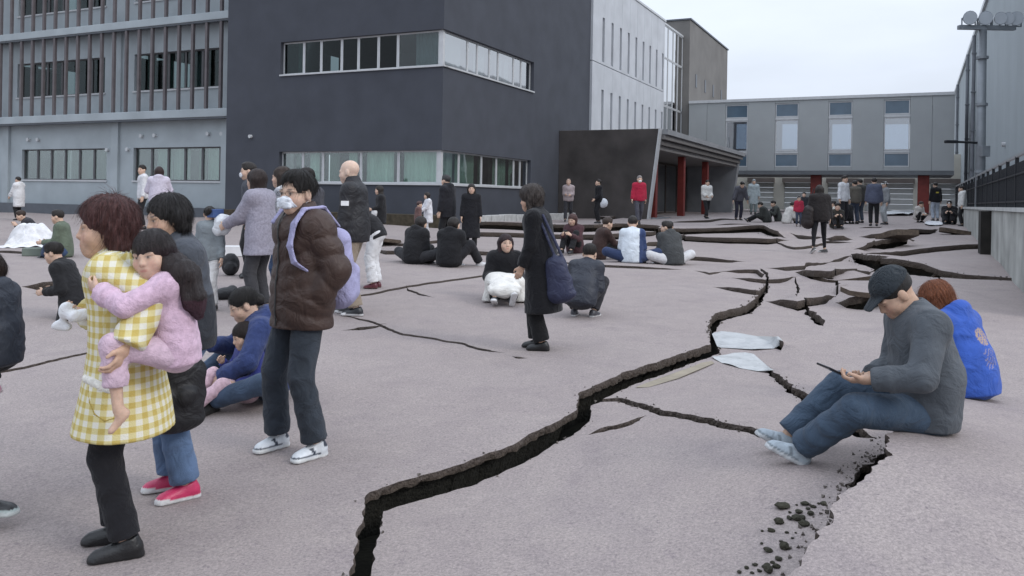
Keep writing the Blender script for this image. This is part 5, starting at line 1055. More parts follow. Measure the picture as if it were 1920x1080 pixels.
SG = 'evacuees sitting on the pavement'; FG_ = 'evacuees standing in the yard'
def blanket(px, py, w, d, h, yaw, label, col=(.66, .66, .67), bumps=((0, 0),), seed=0, name='blanket', drop=.02):
    """soft sheet lying over whatever is under it: heightfield with folds, thickness and a lifted rim"""
    p = G(px, py); rg = np.random.default_rng(seed); n = 46; u = np.linspace(-1, 1, n); X, Y = np.meshgrid(u, u); an = np.arctan2(Y, X); r = np.hypot(X, Y)
    wob = 1 + .10 * np.sin(3 * an + rg.uniform(0, 6)) + .07 * np.sin(7 * an + rg.uniform(0, 6)); x = X * w * wob; y = Y * d * wob; z = np.zeros_like(X)
    for (bx, by) in bumps: z = np.maximum(z, h * np.exp(-(((X - bx) / .55)**2 + ((Y - by) / .55)**2)))
    z = z * np.clip((1.02 - np.maximum(np.abs(X), np.abs(Y))) / .25, 0, 1)**.7 + .012 * h / .3 * np.sin(9 * X + 4 * np.sin(5 * Y)) * np.sin(7 * Y + 3 * X) + .02 * np.abs(np.sin(an * 5 + 4 * r)) * r
    z = np.maximum(z, 0) + .006; c, s_ = math.cos(R_(yaw)), math.sin(R_(yaw)); wx = p.x + c * x - s_ * y; wy = p.y + s_ * x + c * y; gz = ground_z(np.stack([wx.ravel(), wy.ravel()], 1)).reshape(z.shape)
    V = np.stack([wx, wy, gz + z], 2).reshape(-1, 3); i = np.arange(n * n).reshape(n, n); Fq = np.stack([i[:-1, :-1].ravel(), i[:-1, 1:].ravel(), i[1:, 1:].ravel(), i[1:, :-1].ravel()], 1)
    me = np_mesh(name, V, Fq); set_col(me, 'Col', np.tile(np.array(col), (len(V), 1))); me.materials.append(CLOTH); o_ = link(name, me); md = o_.modifiers.new('thick', 'SOLIDIFY'); md.thickness = .006; return tag(o_, label, 'blanket' if 'blanket' in name else 'sheet')
# ---- adult at the frame edge carrying a child
p = G(-150, 975); Jx = skeleton(1.66, (0, 0, .95), (0, 2), 0, 0, (0, 0, 0), ((.2, .20, 1.0), (-.2, .22, .95)), feet=(((.12, .36, .085), 4, 4), ((-.10, -.1, .085), 0, 0)))
person(p, -84, Jx, 'adult in black with white-soled sneakers carrying a child in a mask', p.y, SK2, ('short', HB), T((.02, .02, .024)), Bt(BLK, th=.03), dict(col=(.02, .02, .022), sole=(.55, .58, .56), stripe=(.4, .46, .44)))
gl = Vector(px_at(-6, 655, p.y + .02)); Jx = skeleton(.98, (0, 0, 0), (0, 10), 0, 0, (-20, -8, 0), ((.1, .2, .3), (-.1, .2, .3)), feet=(((.22, .22, -.36), 0, -20), ((-.2, .2, -.34), 0, -20)), knee=((.5, 1, .2), (-.5, 1, .2)))
person(gl, 84, Jx, 'small child in dark jacket and face mask carried at the adult\'s hip', p.y, SK2, ('bob', (.028, .018, .015), {'len': -.05}), T((.030, .036, .050), th=.045, mat='nylon', hood=True), Bt((.014, .014, .016), th=.045, len=.9), dict(col=(.55, .30, .36), sole=(.62, .5, .52)), mask=(.55, .66, .78), o=dict(headk=1.36))
# ---- people around the left
stand(35, 413, 333, 80, 'person in long white padded coat standing by the louvred building', T(WHITE, hem=.42, th=.05, hood=True), Bt(BLK), ('short', HB), hands=((.16, .34, .86), (-.14, .36, .84)), group=None)
sit(120, 482, 100, 'man in green jacket and jeans sitting beside the white blanket', T((.11, .135, .10)), Bt((.045, .075, .15), mat='denim', th=.03), ('short', HB), 'cross', 1.7, lean=(2, 10))
sit(66, 452, 128, 'person bending forward in dark clothes under the spread white blanket', T((.03, .03, .036)), Bt(BLK), ('short', HBR), 'knees', 1.55, lean=(10, 40))
blanket(58, 462, .55, .42, .50, 10, 'white blanket spread over the seated person beside the green jacket man', bumps=((-.1, .1), (.25, .25), (-.35, .2), (0, .4)), seed=3)
m_ = MB(); q = G(62, 480); m_.box(-.17, .17, -.12, .12, 0, .16); tag(m_.build('storage_crate', mat('green_plastic', (.15, .18, .155), .6, .1, 4), None, tuple(q), (0, 0, .3), bevel=.02), 'dull grey-green plastic crate on the ground below the white blanket', 'crate')
sit(138, 596, 95, 'person in black kneeling behind the woman in the yellow smock', T(BLK, hem=.2, flare=.05), Bt(BLK, skirt=.2), ('short', HB), 'kneel', 1.5, lean=(10, 26))
stand(268, 430, 309, 120, 'young man in white top standing close to the lilac hoodie', T((.60, .60, .62)), Bt(BLK), ('short', HB), head=(40, 0, 0))
stand(296, 445, 315, 20, 'person in pale lilac hoodie seen from behind hugging the young man in white', T((.52, .48, .56), th=.034, hood=True, mat='knit'), Bt((.10, .10, .15)), ('bob', (.03, .016, .015), {'len': -.08}), hands=((.20, .36, 1.15), (-.22, .34, 1.1)))
stand(392, 582, 390, 165, 'girl with tied dark hair in grey jacket and white trousers', T((.20, .225, .24)), Bt((.55, .55, .55), th=.02), ('bun', HB, {'bunz': .06}), shoes=dict(col=BLK, sole=(.3, .3, .3)), head=(-150, 0, 0), k=1.22)
# lilac coat woman with her things
_, JL, WL, pL = stand(488, 588, 323, 74, 'woman in lilac wool coat reaching forward with a white bag', T((.275, .262, .315), hem=.24, flare=.03, th=.034, mat='knit'), Bt((.05, .05, .055), th=.02), ('bob', (.030, .020, .018), {'vol': 1.05, 'len': -.12}), lean=(2, 6), hands=((.10, .44, 1.10), (-.12, .42, 1.06)))
s = SDF(.012); c_ = (JL['wr'][0] + JL['wr'][1]) / 2 + V3(0, .10, -.02); s.el(c_, (.10, .11, .13)); s.el(c_ + V3(0, .05, -.06), (.09, .09, .09)); s.warp(lambda x, y, z: .009 * np.sin(45 * x + 20 * z) * np.sin(40 * y + 30 * z)); thing('plastic_bag', s.mesh(), NYLON, (.66, .68, .70), pL, 74, 'white plastic bag held out by the woman in the lilac coat', 'bag')
m_ = MB(); q = WL(c_ + V3(.02, .12, .13)); m_.box(-.09, .09, -.05, .05, -.05, .05); tag(m_.build('blue_box', mat('blue_card', (.05, .09, .22), .6, .1, 5), None, tuple(q), (0, 0, 1.2), bevel=.006), 'small blue box on top of the white plastic bag', 'box')
stand(470, 520, 309, 110, 'person with short black hair and mask standing behind the lilac coat woman', T((.06, .065, .08)), Bt(BLK), ('short', HB), mask=(.6, .62, .66))
stand(532, 575, 318, 96, 'person in white and grey hooded jacket beside the brown puffer man', T(lambda v, J: np.where((np.sin(v[:, 2] * 22 + 2) > .45)[:, None], (.33, .34, .37), (.60, .61, .63)), th=.034, hood=True), Bt((.075, .12, .22), mat='denim', th=.02), ('bob', HBR, {'len': -.10}), head=(-10, 0, 0))
stand(577, 560, 320, 60, 'black-haired person standing behind the man in the brown puffer', T((.05, .05, .06)), Bt(BLK), ('short', HB))
s = SDF(.014); q = G(432, 516); s.el((0, 0, .17), (.14, .10, .18)); s.el((0, -.08, .12), (.10, .06, .10)); s.rc((-.05, 0, .33), (.05, 0, .33), .014, .014); s.cut((0, 0, 0), (0, 0, -1)); thing('rucksack', s.mesh(), NYLON, BLK, q, 20, 'black rucksack standing upright on the ground', 'rucksack')
s = SDF(.014); q = G(424, 560); s.el((0, 0, .06), (.17, .12, .09)); s.el((.1, .02, .1), (.07, .08, .07)); s.cut((0, 0, 0), (0, 0, -1)); thing('handbag', s.mesh(), NYLON, (.02, .02, .022), q, 50, 'slumped black handbag lying near the rucksack', 'bag')
m_ = MB(); q = G(437, 480); m_.box(-.22, .22, -.15, .15, 0, .2); tag(m_.build('white_box', mat('white_card', (.62, .62, .63), .7, .08, 5), None, tuple(q), (0, 0, .25), bevel=.01), 'white cardboard box behind the black rucksack', 'box')
# ---- behind the bald man
stand(703, 540, 372, 80, 'person in white trousers and dark red shoes bending behind the bald man', T(BLK), Bt((.66, .66, .67), th=.03, hemr=.07, fold=.01), ('short', HB), lean=(30, 62), shoes=dict(col=(.10, .02, .03), sole=(.12, .05, .05)), k=1.42, hands=((.12, .55, .75), (-.12, .55, .75)))
stand(713, 462, 350, 100, 'woman in black with white bag standing by the planting bed', T(BLK, hem=.3), Bt(BLK), ('long', HB, {'len': -.2}), hands=((.1, .26, 1.05), (-.1, .26, 1.05)))
q = px_at(704, 398, 19.5); s = SDF(.02); s.el((0, 0, 0), (.10, .07, .12)); thing('white_pouch', s.mesh(), CLOTH, (.62, .62, .62), q, 0, 'small white pouch held by the woman in black at the planting bed', 'bag')
stand(802, 446, 362, 110, 'child in white dress hugging a smaller child', T((.60, .60, .63), hem=.38, flare=.03), Bt((.55, .55, .58)), ('bob', HB), hands=((.10, .38, 1.05), (-.14, .34, 1.0)))
stand(783, 449, 381, -70, 'small child in dusty brown coat being hugged', T((.13, .075, .07), th=.04, hem=.2), Bt((.12, .07, .07)), ('short', (.07, .04, .04)), k=.92, o=dict(headk=1.3))
stand(838, 468, 331, 60, 'man in black padded coat standing beside the long-coated woman', T((.016, .016, .020), hem=.2, th=.04, collar=.09, hood=True), Bt(BLK), ('short', (.03, .028, .028)), shoes=dict(col=BLK))
stand(882, 470, 347, 184, 'woman with long black hair in ankle-length black coat', T((.014, .014, .017), hem=.62, flare=.03, th=.03), Bt(BLK), ('long', HB, {'len': -.17}), hands=((.25, .08, .80), (-.25, .08, .80)))
sit(775, 494, -36, 'person in black parka sitting with knees apart, seen from behind', T((.015, .015, .017), th=.05, hood=True, hem=.08), Bt((.03, .03, .033), th=.03), ('bob', HB, {'len': -.05}), 'cross', 1.66, lean=(4, 18), head=(-20, -10, 0))
sit(842, 500, -20, 'person in black parka sitting with one leg stretched out', T((.013, .013, .015), th=.05, hood=True, hem=.08), Bt((.02, .02, .023), th=.03), ('bob', HB, {'len': -.04}), 'out', 1.68, lean=(4, 14), shoes=dict(col=(.55, .55, .56)), head=(-30, -6, 0), feet=(((.42, .42, .07), 60, 10), ((.02, .30, .06), 50, 0)), knee=((.6, .4, .8), (-.8, .5, .4)))
# ---- woman with white blanket over her knees
p_ = sit(945, 558, 188, 'woman in black hooded top sitting on the ground with a white blanket over her knees', T((.012, .012, .014), th=.04, hem=.08, hood=True, mat='knit'), Bt(BLK, th=.03), ('long', (.03, .016, .018), {'len': -.15}), 'knees', 1.62, lean=(2, 6), head=(8, 4, 0), hands=((.18, .34, .30), (-.12, .36, .32)), shoes=dict(col=(.03, .035, .04), sole=(.62, .62, .62)), feet=(((.22, .74, .085), 14, 20), ((.0, .79, .09), -6, 50)))
s = SDF(.014); kk = p_[1]['k']
H0, H1, K0, K1 = p_[1]['hip'][0], p_[1]['hip'][1], p_[1]['kn'][0], p_[1]['kn'][1]; HMd, KM = (H0 + H1) / 2, (K0 + K1) / 2
s.rc(HMd + V3(0, .10, .12), KM + V3(0, .02, .0), .075, .065, .08, (1, 0, 0), 2.9, 2.9, fold=(.016, 2, 0)); s.rc(K0 + V3(.02, 0, 0), K1 - V3(.02, 0, 0), .078, .078, .08, fold=(.014, 2, 2))
AMd = (p_[1]['an'][0] + p_[1]['an'][1]) / 2; s.rc(KM + V3(-.02, .03, .02), KM * .22 + AMd * .78 + V3(-.02, .05, .035), .098, .085, .06, (1, 0, 0), 2.1, 2.6, fold=(.02, 2.5, 1)); s.rc(K1 + V3(-.04, -.02, 0), K1 + V3(-.24, .06, -.38), .075, .09, .08, (1, .5, 0), 1.8, fold=(.02, 1.5, 2)); s.rc(K1 + V3(-.2, .0, -.33), K1 + V3(-.34, .16, -.40), .10, .05, .08, (1, 0, 0), 1.5, fold=(.014, 2, 3)); s.rc(K0 + V3(.03, 0, 0), K0 + V3(.10, .04, -.30), .075, .075, .06, fold=(.014, 1.5, 1)); s.cut((0, 0, .004), (0, 0, -1))
thing('blanket', s.mesh(), CLOTH, (.66, .645, .61), p_[3], 186, 'cream white blanket draped over the knees of the seated woman in black', 'blanket')
# ---- crouching person by the coat woman
sit(1088, 596, -25, 'person in dark navy padded jacket crouching behind the long black coat', T((.026, .030, .042), th=.03, hem=.1, mat='nylon'), Bt((.03, .03, .035), th=.02), ('short', HB), 'squat', 1.5, lean=(18, 34), shoes=dict(col=(.05, .05, .06), sole=(.6, .6, .6)))
# ---- row sitting in the middle
sit(1078, 474, 150, 'person with reddish brown hair sitting behind the crouching person', T((.07, .035, .04)), Bt(BLK), ('bob', (.06, .028, .025)), 'knees', 1.6, lean=(4, 14))
sit(1122, 486, -70, 'person in dark brown jacket sitting with hands stretched forward', T((.045, .027, .024)), Bt((.02, .02, .02)), ('short', HBR), 'out', 1.62, lean=(4, 20), hands=((.12, .52, .30), (-.12, .52, .32)))
sit(1185, 493, -8, 'person in white shirt with navy sleeve seen from behind, sitting', T(lambda v, J: np.where((v[:, 0] > .13)[:, None], (.035, .055, .13), (.58, .63, .68))), Bt((.03, .045, .10), th=.03), ('short', HB), 'cross', 1.68, lean=(4, 14))
sit(1262, 497, 24, 'person in grey hooded jacket and white trousers sitting with white shoes', T((.055, .058, .060), th=.04, hood=True), Bt((.55, .55, .56), th=.03), ('short', HB), 'cross', 1.62, lean=(8, 26), shoes=dict(col=(.62, .62, .63)), head=(45, 0, 0))
sit(1246, 492, -160, 'person in black half hidden by the grey hooded jacket', T(BLK), Bt(BLK), ('short', HB), 'knees', 1.55, lean=(4, 14))
# ---- walkers by the entrance
stand(1065, 416, 337, 170, 'walker in pale pink-grey hoodie by the entrance wall', T((.36, .30, .30), hood=True), Bt((.04, .04, .045)), None, feet=WALK, hands=((.10, .24, 1.1), (-.10, .26, 1.08)), cap=dict(col=(.40, .31, .29), name='hood'))
stand(1122, 419, 338, 100, 'slim person in black holding a white bag by the entrance wall', T((.014, .014, .017)), Bt(BLK), ('short', HB), hands=((.20, .02, .82), (-.18, .22, .95)), head=(0, 14, 0))
q = G(1130, 419); s = SDF(.025); s.el((0, 0, 0), (.17, .12, .17)); s.warp(lambda x, y, z: .012 * np.sin(30 * x + 20 * z) * np.sin(28 * y)); thing('white_bag', s.mesh(), NYLON, (.55, .57, .60), (q.x, q.y - .05, q.z + .72), 0, 'white carrier bag held by the slim person in black', 'bag')
stand(1197, 421, 332, 186, 'man in red jacket and white mask walking across the yard', T((.33, .018, .045), th=.034), Bt((.06, .06, .075), th=.02), ('short', (.22, .20, .19)), feet=WALK, mask=(.65, .65, .68), hands=((.28, .10, .80), (-.26, -.04, .80)))
stand(1324, 410, 339, 196, 'person in white jacket walking in front of the entrance', T((.60, .59, .56), th=.045), Bt((.02, .02, .022)), ('short', HB), hands=((.14, .24, 1.0), (-.14, .24, 1.0)), feet=WALK)
stand(1384, 413, 338, 190, 'person in grey coat stooping in front of the slanted end wall', T((.085, .085, .10), th=.04), Bt((.03, .03, .045)), ('short', HB), lean=(14, 34), hands=((.34, .20, .78), (-.36, .12, .80)), head=(0, -20, 0))
stand(1412, 402, 336, 175, 'person in pale blue-grey raincoat near the bridge', T((.36, .41, .42), th=.05, hem=.45), Bt((.20, .24, .24)), ('short', (.3, .33, .34)))
# ---- crowd under the bridge
sit(1438, 417, 60, 'person in dark green jacket sitting low at the edge of the crowd', T((.03, .032, .03), th=.05), Bt(BLK, th=.03), ('short', HB), 'out', 1.6, lean=(10, 30))
sit(1459, 415, 90, 'dark-haired person sitting between the green and white jackets', T((.06, .065, .06)), Bt(BLK), ('short', HB), 'knees', 1.6)
sit(1475, 419, -80, 'person in white jacket sitting with head bowed in the crowd', T((.58, .56, .53), th=.045), Bt((.5, .49, .47), th=.03), ('short', HB), 'knees', 1.6, lean=(10, 26))
stand(1497, 425, 371, 170, 'small child in red jacket and white hat', T((.36, .03, .06), th=.04), Bt((.05, .06, .09)), ('short', HB), k=1.0, cap=dict(col=(.66, .66, .66), name='hat'), o=dict(headk=1.3))
stand(1507, 422, 364, 150, 'dark-haired child standing just behind the child in red', T((.03, .03, .035)), Bt(BLK), ('short', HB), k=1.12)
_, JW, WW, pw = stand(1536, 474, 349, -8, 'woman in black jacket and leggings walking with white sneakers', T((.020, .017, .017), th=.05, hem=.14), Bt((.012, .012, .014), th=.004, hemr=.036), ('bob', HB, {'len': -.12}), feet=(((.16, .12, .085), -70, 0), ((-.20, -.26, .12), -20, -30)), shoes=dict(col=(.05, .05, .05), sole=(.6, .6, .6)), lean=(2, 8))
s = SDF(.018); s.rc((-.22, .02, .92), (-.24, .05, .66), .12, .15, .04, (0, 1, 0), 1.3); s.rc((-.2, .02, 1.0), (-.14, 0, 1.4), .018, .018); thing('black_tote', s.mesh(), NYLON, (.018, .013, .013), pw, -8, 'big black bag on the shoulder of the walking woman in leggings', 'bag')
sit(1567, 428, 170, 'person in dark olive jacket sitting behind the walking woman', T((.04, .036, .03)), Bt(BLK), ('short', HB), 'knees', 1.5)
sit(1573, 420, 60, 'person in cream coat sitting at the white shirted man\'s feet', T((.50, .47, .42), th=.045), Bt((.4, .38, .35)), ('short', HB), 'knees', 1.6)
sit(1590, 420, 0, 'person in black crouching low between the standing men', T(BLK), Bt(BLK), ('short', HB), 'squat', 1.5)
stand(1580, 420, 331, -150, 'tall man in white long-sleeved shirt standing in the crowd', T((.60, .61, .63), hem=.14), Bt((.02, .02, .024)), ('short', HB))
stand(1603, 420, 340, 10, 'man in brown-grey jacket standing with his back turned', T((.11, .10, .085)), Bt((.06, .075, .11), mat='denim'), ('short', HB))
stand(1613, 418, 337, 20, 'person in dark jacket standing half behind the brown-grey jacket', T((.05, .048, .045)), Bt((.06, .075, .10)), ('short', HB))
stand(1638, 424, 335, -20, 'man in slate blue jacket and black trousers with his back turned', T((.075, .085, .125), th=.04), Bt((.016, .016, .018)), ('short', HB))
stand(1660, 421, 342, 90, 'man in white helmet and grey shirt standing in the crowd', T((.22, .23, .24)), Bt((.35, .37, .38)), ('short', HB), cap=dict(col=(.70, .70, .70), helmet=True, name='helmet'))
sit(1720, 417, 200, 'small child in cream top squatting on the pavement', T((.52, .49, .46), th=.04), Bt(BLK), ('short', HBR), 'squat', 1.3, o=dict(headk=1.25))
stand(1754, 414, 343, 0, 'person in black T-shirt with yellow print and pale jeans', T(lambda v, J: np.where(((np.abs(v[:, 0]) < .06) & (np.abs(v[:, 2] - 1.27 * J['k']) < .025) & (v[:, 1] < 0))[:, None], (.4, .33, .05), (.012, .012, .014))), Bt((.36, .41, .48), mat='denim', th=.02), ('short', HB))
sit(1780, 420, 150, 'person in black clothes and white hat sitting by the concrete wall', T(BLK, th=.05), Bt(BLK, th=.04), ('short', HB), 'knees', 1.66, cap=dict(col=(.66, .66, .66), name='hat'))
stand(1804, 424, 350, 70, 'person in white jacket leaning at the end of the concrete wall', T((.60, .60, .58), th=.045, hood=True), Bt(BLK), ('short', HB))
# ================================================================== street furniture, sheets, rubble
# ---- concrete wall, fence, mast on the right
WP = G(1868, 458); FW = Face((WP.x, WP.y, 0), DR, -DL)
w0, w1 = FW.hit(1915, 430)[0] - 6, FW.hit(1800, 410)[0]; wz = FW.hit(1850, 393)[1]
cw = empty('concrete_wall'); tag(cw, 'low stained concrete wall below the dark railing', 'wall')
CW = mat('stained_concrete', (.36, .37, .35), .9, .28, 1.6, .4, 25, col2=(.44, .45, .43)); gap_a = FW.hit(1885, 430)[0]
edges_w = [w0, gap_a - 3.0, gap_a - .42, gap_a + .42, gap_a + 2.6, w1]
for i in range(5):
    if i == 2: continue
    m = MB(); FW.box(m, edges_w[i] + .01, edges_w[i + 1] - .01, -.2, wz, -.3, 0); m.build('wall_panel', CW, cw, bevel=.015)
m = MB(); FW.box(m, gap_a - .4, gap_a + .4, -.2, wz - .02, -.5, -.06); m.build('dark_opening', mat('opening_dark', (.02, .018, .016), .9, .3, 4), cw)
m = MB(); FW.box(m, w0, w1, wz, wz + .07, -.34, .03); m.build('coping', mat('coping', (.42, .43, .42), .9, .15, 3, .3, 30), cw)
fe = empty('dark_railing'); tag(fe, 'dark metal railing with close vertical bars along the concrete wall', 'railing')
FM = mat('black_metal', (.018, .02, .024), .5, .15, 5, metal=.3); ftop = lambda a: float(np.interp(a, [w0, FW.hit(1890, 350)[0], FW.hit(1800, 352)[0]], [FW.hit(1890, 312)[1]] * 2 + [FW.hit(1802, 350)[1]]))
na = int((w1 - w0) / .085)
for k in range(na + 1):
    a = w0 + (w1 - w0) * k / na; post = k % 20 == 0; m = MB(); r = .03 if post else .011; FW.box(m, a - r, a + r, wz + .072, ftop(a) + (.02 if post else -.1), -.17 - r, -.17 + r); m.build('post' if post else 'bar', FM, fe)
ks = list(range(0, na + 1, 10)) + [na]
for nm, off, hh in (('top_rail', 0.0, .05), ('middle_rail', -.32, .03), ('bottom_rail', None, .03)):
    m = MB()
    for q in range(len(ks) - 1):
        a0, a1 = w0 + (w1 - w0) * ks[q] / na, w0 + (w1 - w0) * ks[q + 1] / na; z0, z1 = (ftop(a0) + off, ftop(a1) + off) if off is not None else (wz + .16, wz + .16)
        m.hexa([FW.P(a0, z0, -.195), FW.P(a1, z1, -.195), FW.P(a1, z1, -.145), FW.P(a0, z0, -.145), FW.P(a0, z0 + hh, -.195), FW.P(a1, z1 + hh, -.195), FW.P(a1, z1 + hh, -.145), FW.P(a0, z0 + hh, -.145)])
    m.build(nm, mat('rail_grey', (.3, .31, .32), .45, .1, 5, metal=.4) if nm == 'top_rail' else FM, fe)
# mast with floodlights
md_ = 25.0; mp = px_at(1838, 330, md_); ma = empty('floodlight_mast', (mp[0], mp[1], 0)); tag(ma, 'grey floodlight mast with a crossbar of round lamps and a side arm', 'mast')
zt = CAMH + (HY + 15.3 - 52) / FPX * md_; PG = mat('mast_grey', (.22, .24, .26), .5, .1, 4, metal=.3)
m = MB(); m.tube((0, 0, .2), (0, 0, zt), .15, 14, .11); m.build('pole', PG, ma, smooth=True)
for z in (2.6, 4.6, 6.0): m = MB(); m.tube((0, 0, z), (0, 0, z + .08), .17, 14); m.build('band', PG, ma)
xw = lambda px: (px - 1838) / FPX * md_
m = MB(); m.box(xw(1792), xw(1898), -.07, .07, zt - .06, zt + .06); m.build('crossbar', PG, ma)
m = MB(); m.box(xw(1792), xw(1836), -.25, -.19, zt - .10, zt - .05); m.build('platform_rail', PG, ma)
for px, s_ in ((1811, 1.0), (1840, 1.0), (1868, .9), (1882, .9), (1897, 1.0)):
    x = xw(px); l_ = MB(); l_.tube((x, .12, zt + .30), (x - .03, -.14, zt + .26), .12 * s_, 14, .21 * s_); hd = l_.build('floodlight', mat('lamp_grey', (.30, .33, .36), .35, .1, 4, metal=.4), ma, smooth=False)
    l_ = MB(); l_.tube((x - .03, -.141, zt + .26), (x - .033, -.16, zt + .257), .195 * s_, 14, .195 * s_); l_.build('lamp_glass', mat('lamp_lens', (.5, .54, .58), .15, .05, 4), hd)
    l_ = MB(); l_.tube((x - .2, 0, zt + .05), (x - .2, 0, zt + .28), .02, 6); l_.tube((x + .2, 0, zt + .05), (x + .2, 0, zt + .28), .02, 6); l_.tube((x - .21, 0, zt + .06), (x + .21, 0, zt + .06), .02, 6); l_.build('bracket', PG, hd)
az = CAMH + (HY + 15.3 - 268) / FPX * md_; m = MB(); m.tube((0, 0, az), (xw(1778), -.1, az + .02), .035, 8); m.build('lamp_arm', FM, ma)
m = MB(); m.box(xw(1768), xw(1790), -.16, -.02, az - .03, az + .06); m.build('arm_lamp', FM, ma, bevel=.02)
m = MB(); m.box(-.12, .12, -.3, -.12, az - .42, az - .1); m.build('control_box', PG, ma, bevel=.01)
# ---- plastic sheet over the fissure, white tarpaulins
def sheet(name, poly, label, cat, col, seed, lift=.02, amp=.02, n=900, rough=.35):
    P = np.array([on_base(*p)[:2] for p in poly]); rg = np.random.default_rng(seed)
    # uneven rim
    Q = []
    for a, b in zip(P, np.roll(P, -1, 0)):
        for t in np.linspace(0, 1, 9)[:-1]: Q.append(a + (b - a) * t + rg.normal(size=2) * .012)
    Q = np.array(Q); lo, hi = Q.min(0), Q.max(0); R = lo + rg.uniform(size=(n, 2)) * (hi - lo); a, b = Q, np.roll(Q, -1, 0)
    ins = [np.sum(((a[:, 1] > y) != (b[:, 1] > y)) & (x < a[:, 0] + (y - a[:, 1]) / (b[:, 1] - a[:, 1] + 1e-15) * (b[:, 0] - a[:, 0]))) % 2 == 1 for x, y in R]; V2 = np.concatenate([Q, R[np.array(ins)]])
    ov, oe, of, *_ = delaunay_2d_cdt([Vector(v) for v in V2], [(i, (i + 1) % len(Q)) for i in range(len(Q))], [list(range(len(Q)))], 1, 1e-5, False); V2 = np.array([tuple(v) for v in ov])
    z = np.max([ground_z(V2 + np.array(o_)) for o_ in ((0, 0),)], 0) + lift + amp * (np.abs(np.sin(11 * V2[:, 0] + 6 * np.sin(4 * V2[:, 1]))) * np.abs(np.cos(9 * V2[:, 1] + 3 * V2[:, 0])) + .4 * rg.uniform(size=len(V2)))
    me = np_mesh(name, np.column_stack([V2, z]), np.array([f for f in of if len(f) == 3])); o_ = link(name, me, mat(name + '_' + str(seed), col, rough, .12, 6, .4, 20, spec=.5)); tag(o_, label, cat); return o_
sheet('plastic_sheet', [(1336, 619), (1362, 616), (1400, 622), (1432, 628), (1468, 637), (1436, 641), (1414, 645), (1376, 641), (1346, 641), (1350, 630)], 'crumpled white plastic sheet lying on the far lip of the main fissure', 'sheet', (.35, .36, .365), 5, .002, .014)
sheet('plastic_sheet', [(1338, 660), (1362, 656), (1398, 650), (1412, 655), (1404, 662), (1424, 670), (1449, 689), (1420, 685), (1386, 679), (1356, 670)], 'pointed white plastic sheet lying on the near lip of the main fissure', 'sheet', (.37, .38, .38), 15, .002, .014)
sheet('tarpaulin', [(1652, 404), (1660, 399), (1716, 397), (1726, 402), (1700, 406)], 'white tarpaulin spread on the pavement under the bridge', 'tarpaulin', (.62, .64, .66), 6, .06, .10, 200)
sheet('paper_sheet', [(1733, 421), (1742, 417), (1762, 418), (1768, 423), (1745, 424)], 'flat white sheet beside the person in pale jeans', 'sheet', (.62, .63, .66), 7, .03, .03, 120)
sheet('sand_spill', [(1196, 718), (1225, 706), (1262, 694), (1300, 677), (1330, 666), (1334, 671), (1300, 685), (1270, 699), (1238, 706), (1212, 717)], 'pale wet sand spilled along the lip of the fissure', 'sand', (.27, .235, .18), 8, .002, .006, 400, .9)
# ---- loose broken slabs in the heaved zone
def slab(px, py, w, d, t, yaw, tilt, roll, label, seed, dz=0.0):
    p = G(px, py); rg = np.random.default_rng(seed); n = 9; an = np.sort(np.linspace(0, 6.283, n, endpoint=False) + rg.uniform(-.25, .25, n)); r = rg.uniform(.85, 1.1, n); a = np.abs(np.cos(an))**.4 * np.sign(np.cos(an)) * r * w / 2; b = np.abs(np.sin(an))**.4 * np.sign(np.sin(an)) * r * d / 2
    root = empty('asphalt_chunk', (p.x, p.y, p.z + dz), 0, label, 'asphalt chunk', 'loose chunks of broken pavement'); root.rotation_euler = (R_(tilt), R_(roll), R_(yaw))
    m = MB(); m.quad(*[(x, y, t) for x, y in zip(a, b)]); m.build('slab_top', bpy.data.materials['asphalt_pink'], root); m = MB(); i = 0
    for k in range(n):
        j = (k + 1) % n; m.quad((a[k], b[k], t - .0), (a[k] * .98, b[k] * .98, 0), (a[j] * .98, b[j] * .98, 0), (a[j], b[j], t - .0))
    m.quad(*[(x * .98, y * .98, 0) for x, y in list(zip(a, b))[::-1]]); m.build('slab_edge', mat('slab_edge', (.085, .065, .05), .95, .35, 14, .8, 40), root)
slab(1684, 456, .85, .8, .14, 10, -16, 0, 'brown-edged loose slab tipped up beside the concrete wall', 1, -.02)
slab(1634, 464, .8, .5, .09, -8, 9, 4, 'thin loose slab sliding into the gap beside the tipped one', 2, -.06)
slab(1580, 515, 1.0, .5, .10, 24, 8, -3, 'long loose slab wedged in the heaved crack', 3, -.02)
slab(1618, 550, .55, .38, .07, 12, 7, 4, 'small loose slab behind the man in the cap', 4, -.02)
slab(1800, 440, 1.1, .5, .12, -20, -6, 8, 'pale loose slab at the foot of the concrete wall', 5, 0)
slab(726, 458, .75, .6, .08, 6, -10, 5, 'grey drain cover slab tipped near the planting bed', 6, 0)
# ---- soil clods along the raised slab
rgc = np.random.default_rng(5); CL = [(1446, 997), (1466, 952), (1429, 997), (1428, 1020), (1440, 1034), (1480, 973), (1481, 962), (1494, 948), (1510, 946), (1497, 975), (1515, 955), (1461, 981), (1507, 985), (1475, 1000), (1486, 1010), (1470, 1028), (1465, 1016), (1415, 1060), (1432, 1064), (1400, 1066), (1448, 1056), (1460, 1050), (1386, 1074), (1410, 1075), (1535, 945), (1525, 952), (1498, 962), (1492, 1000), (1479, 1030), (1440, 1070), (1424, 1072), (1455, 1064), (1545, 947), (1520, 965), (1504, 972)]
base_me = []
for q in range(4):
    bm = bmesh.new(); bmesh.ops.create_icosphere(bm, subdivisions=2, radius=1.0)
    for v in bm.verts: v.co *= 1 + rgc.uniform(-.22, .22); v.co.z *= .7
    me = bpy.data.meshes.new('dirt_clod'); bm.to_mesh(me); bm.free(); me.materials.append(mat('clod_soil', (.045, .043, .03), .95, .4, 3, .8, 6)); base_me.append(me)
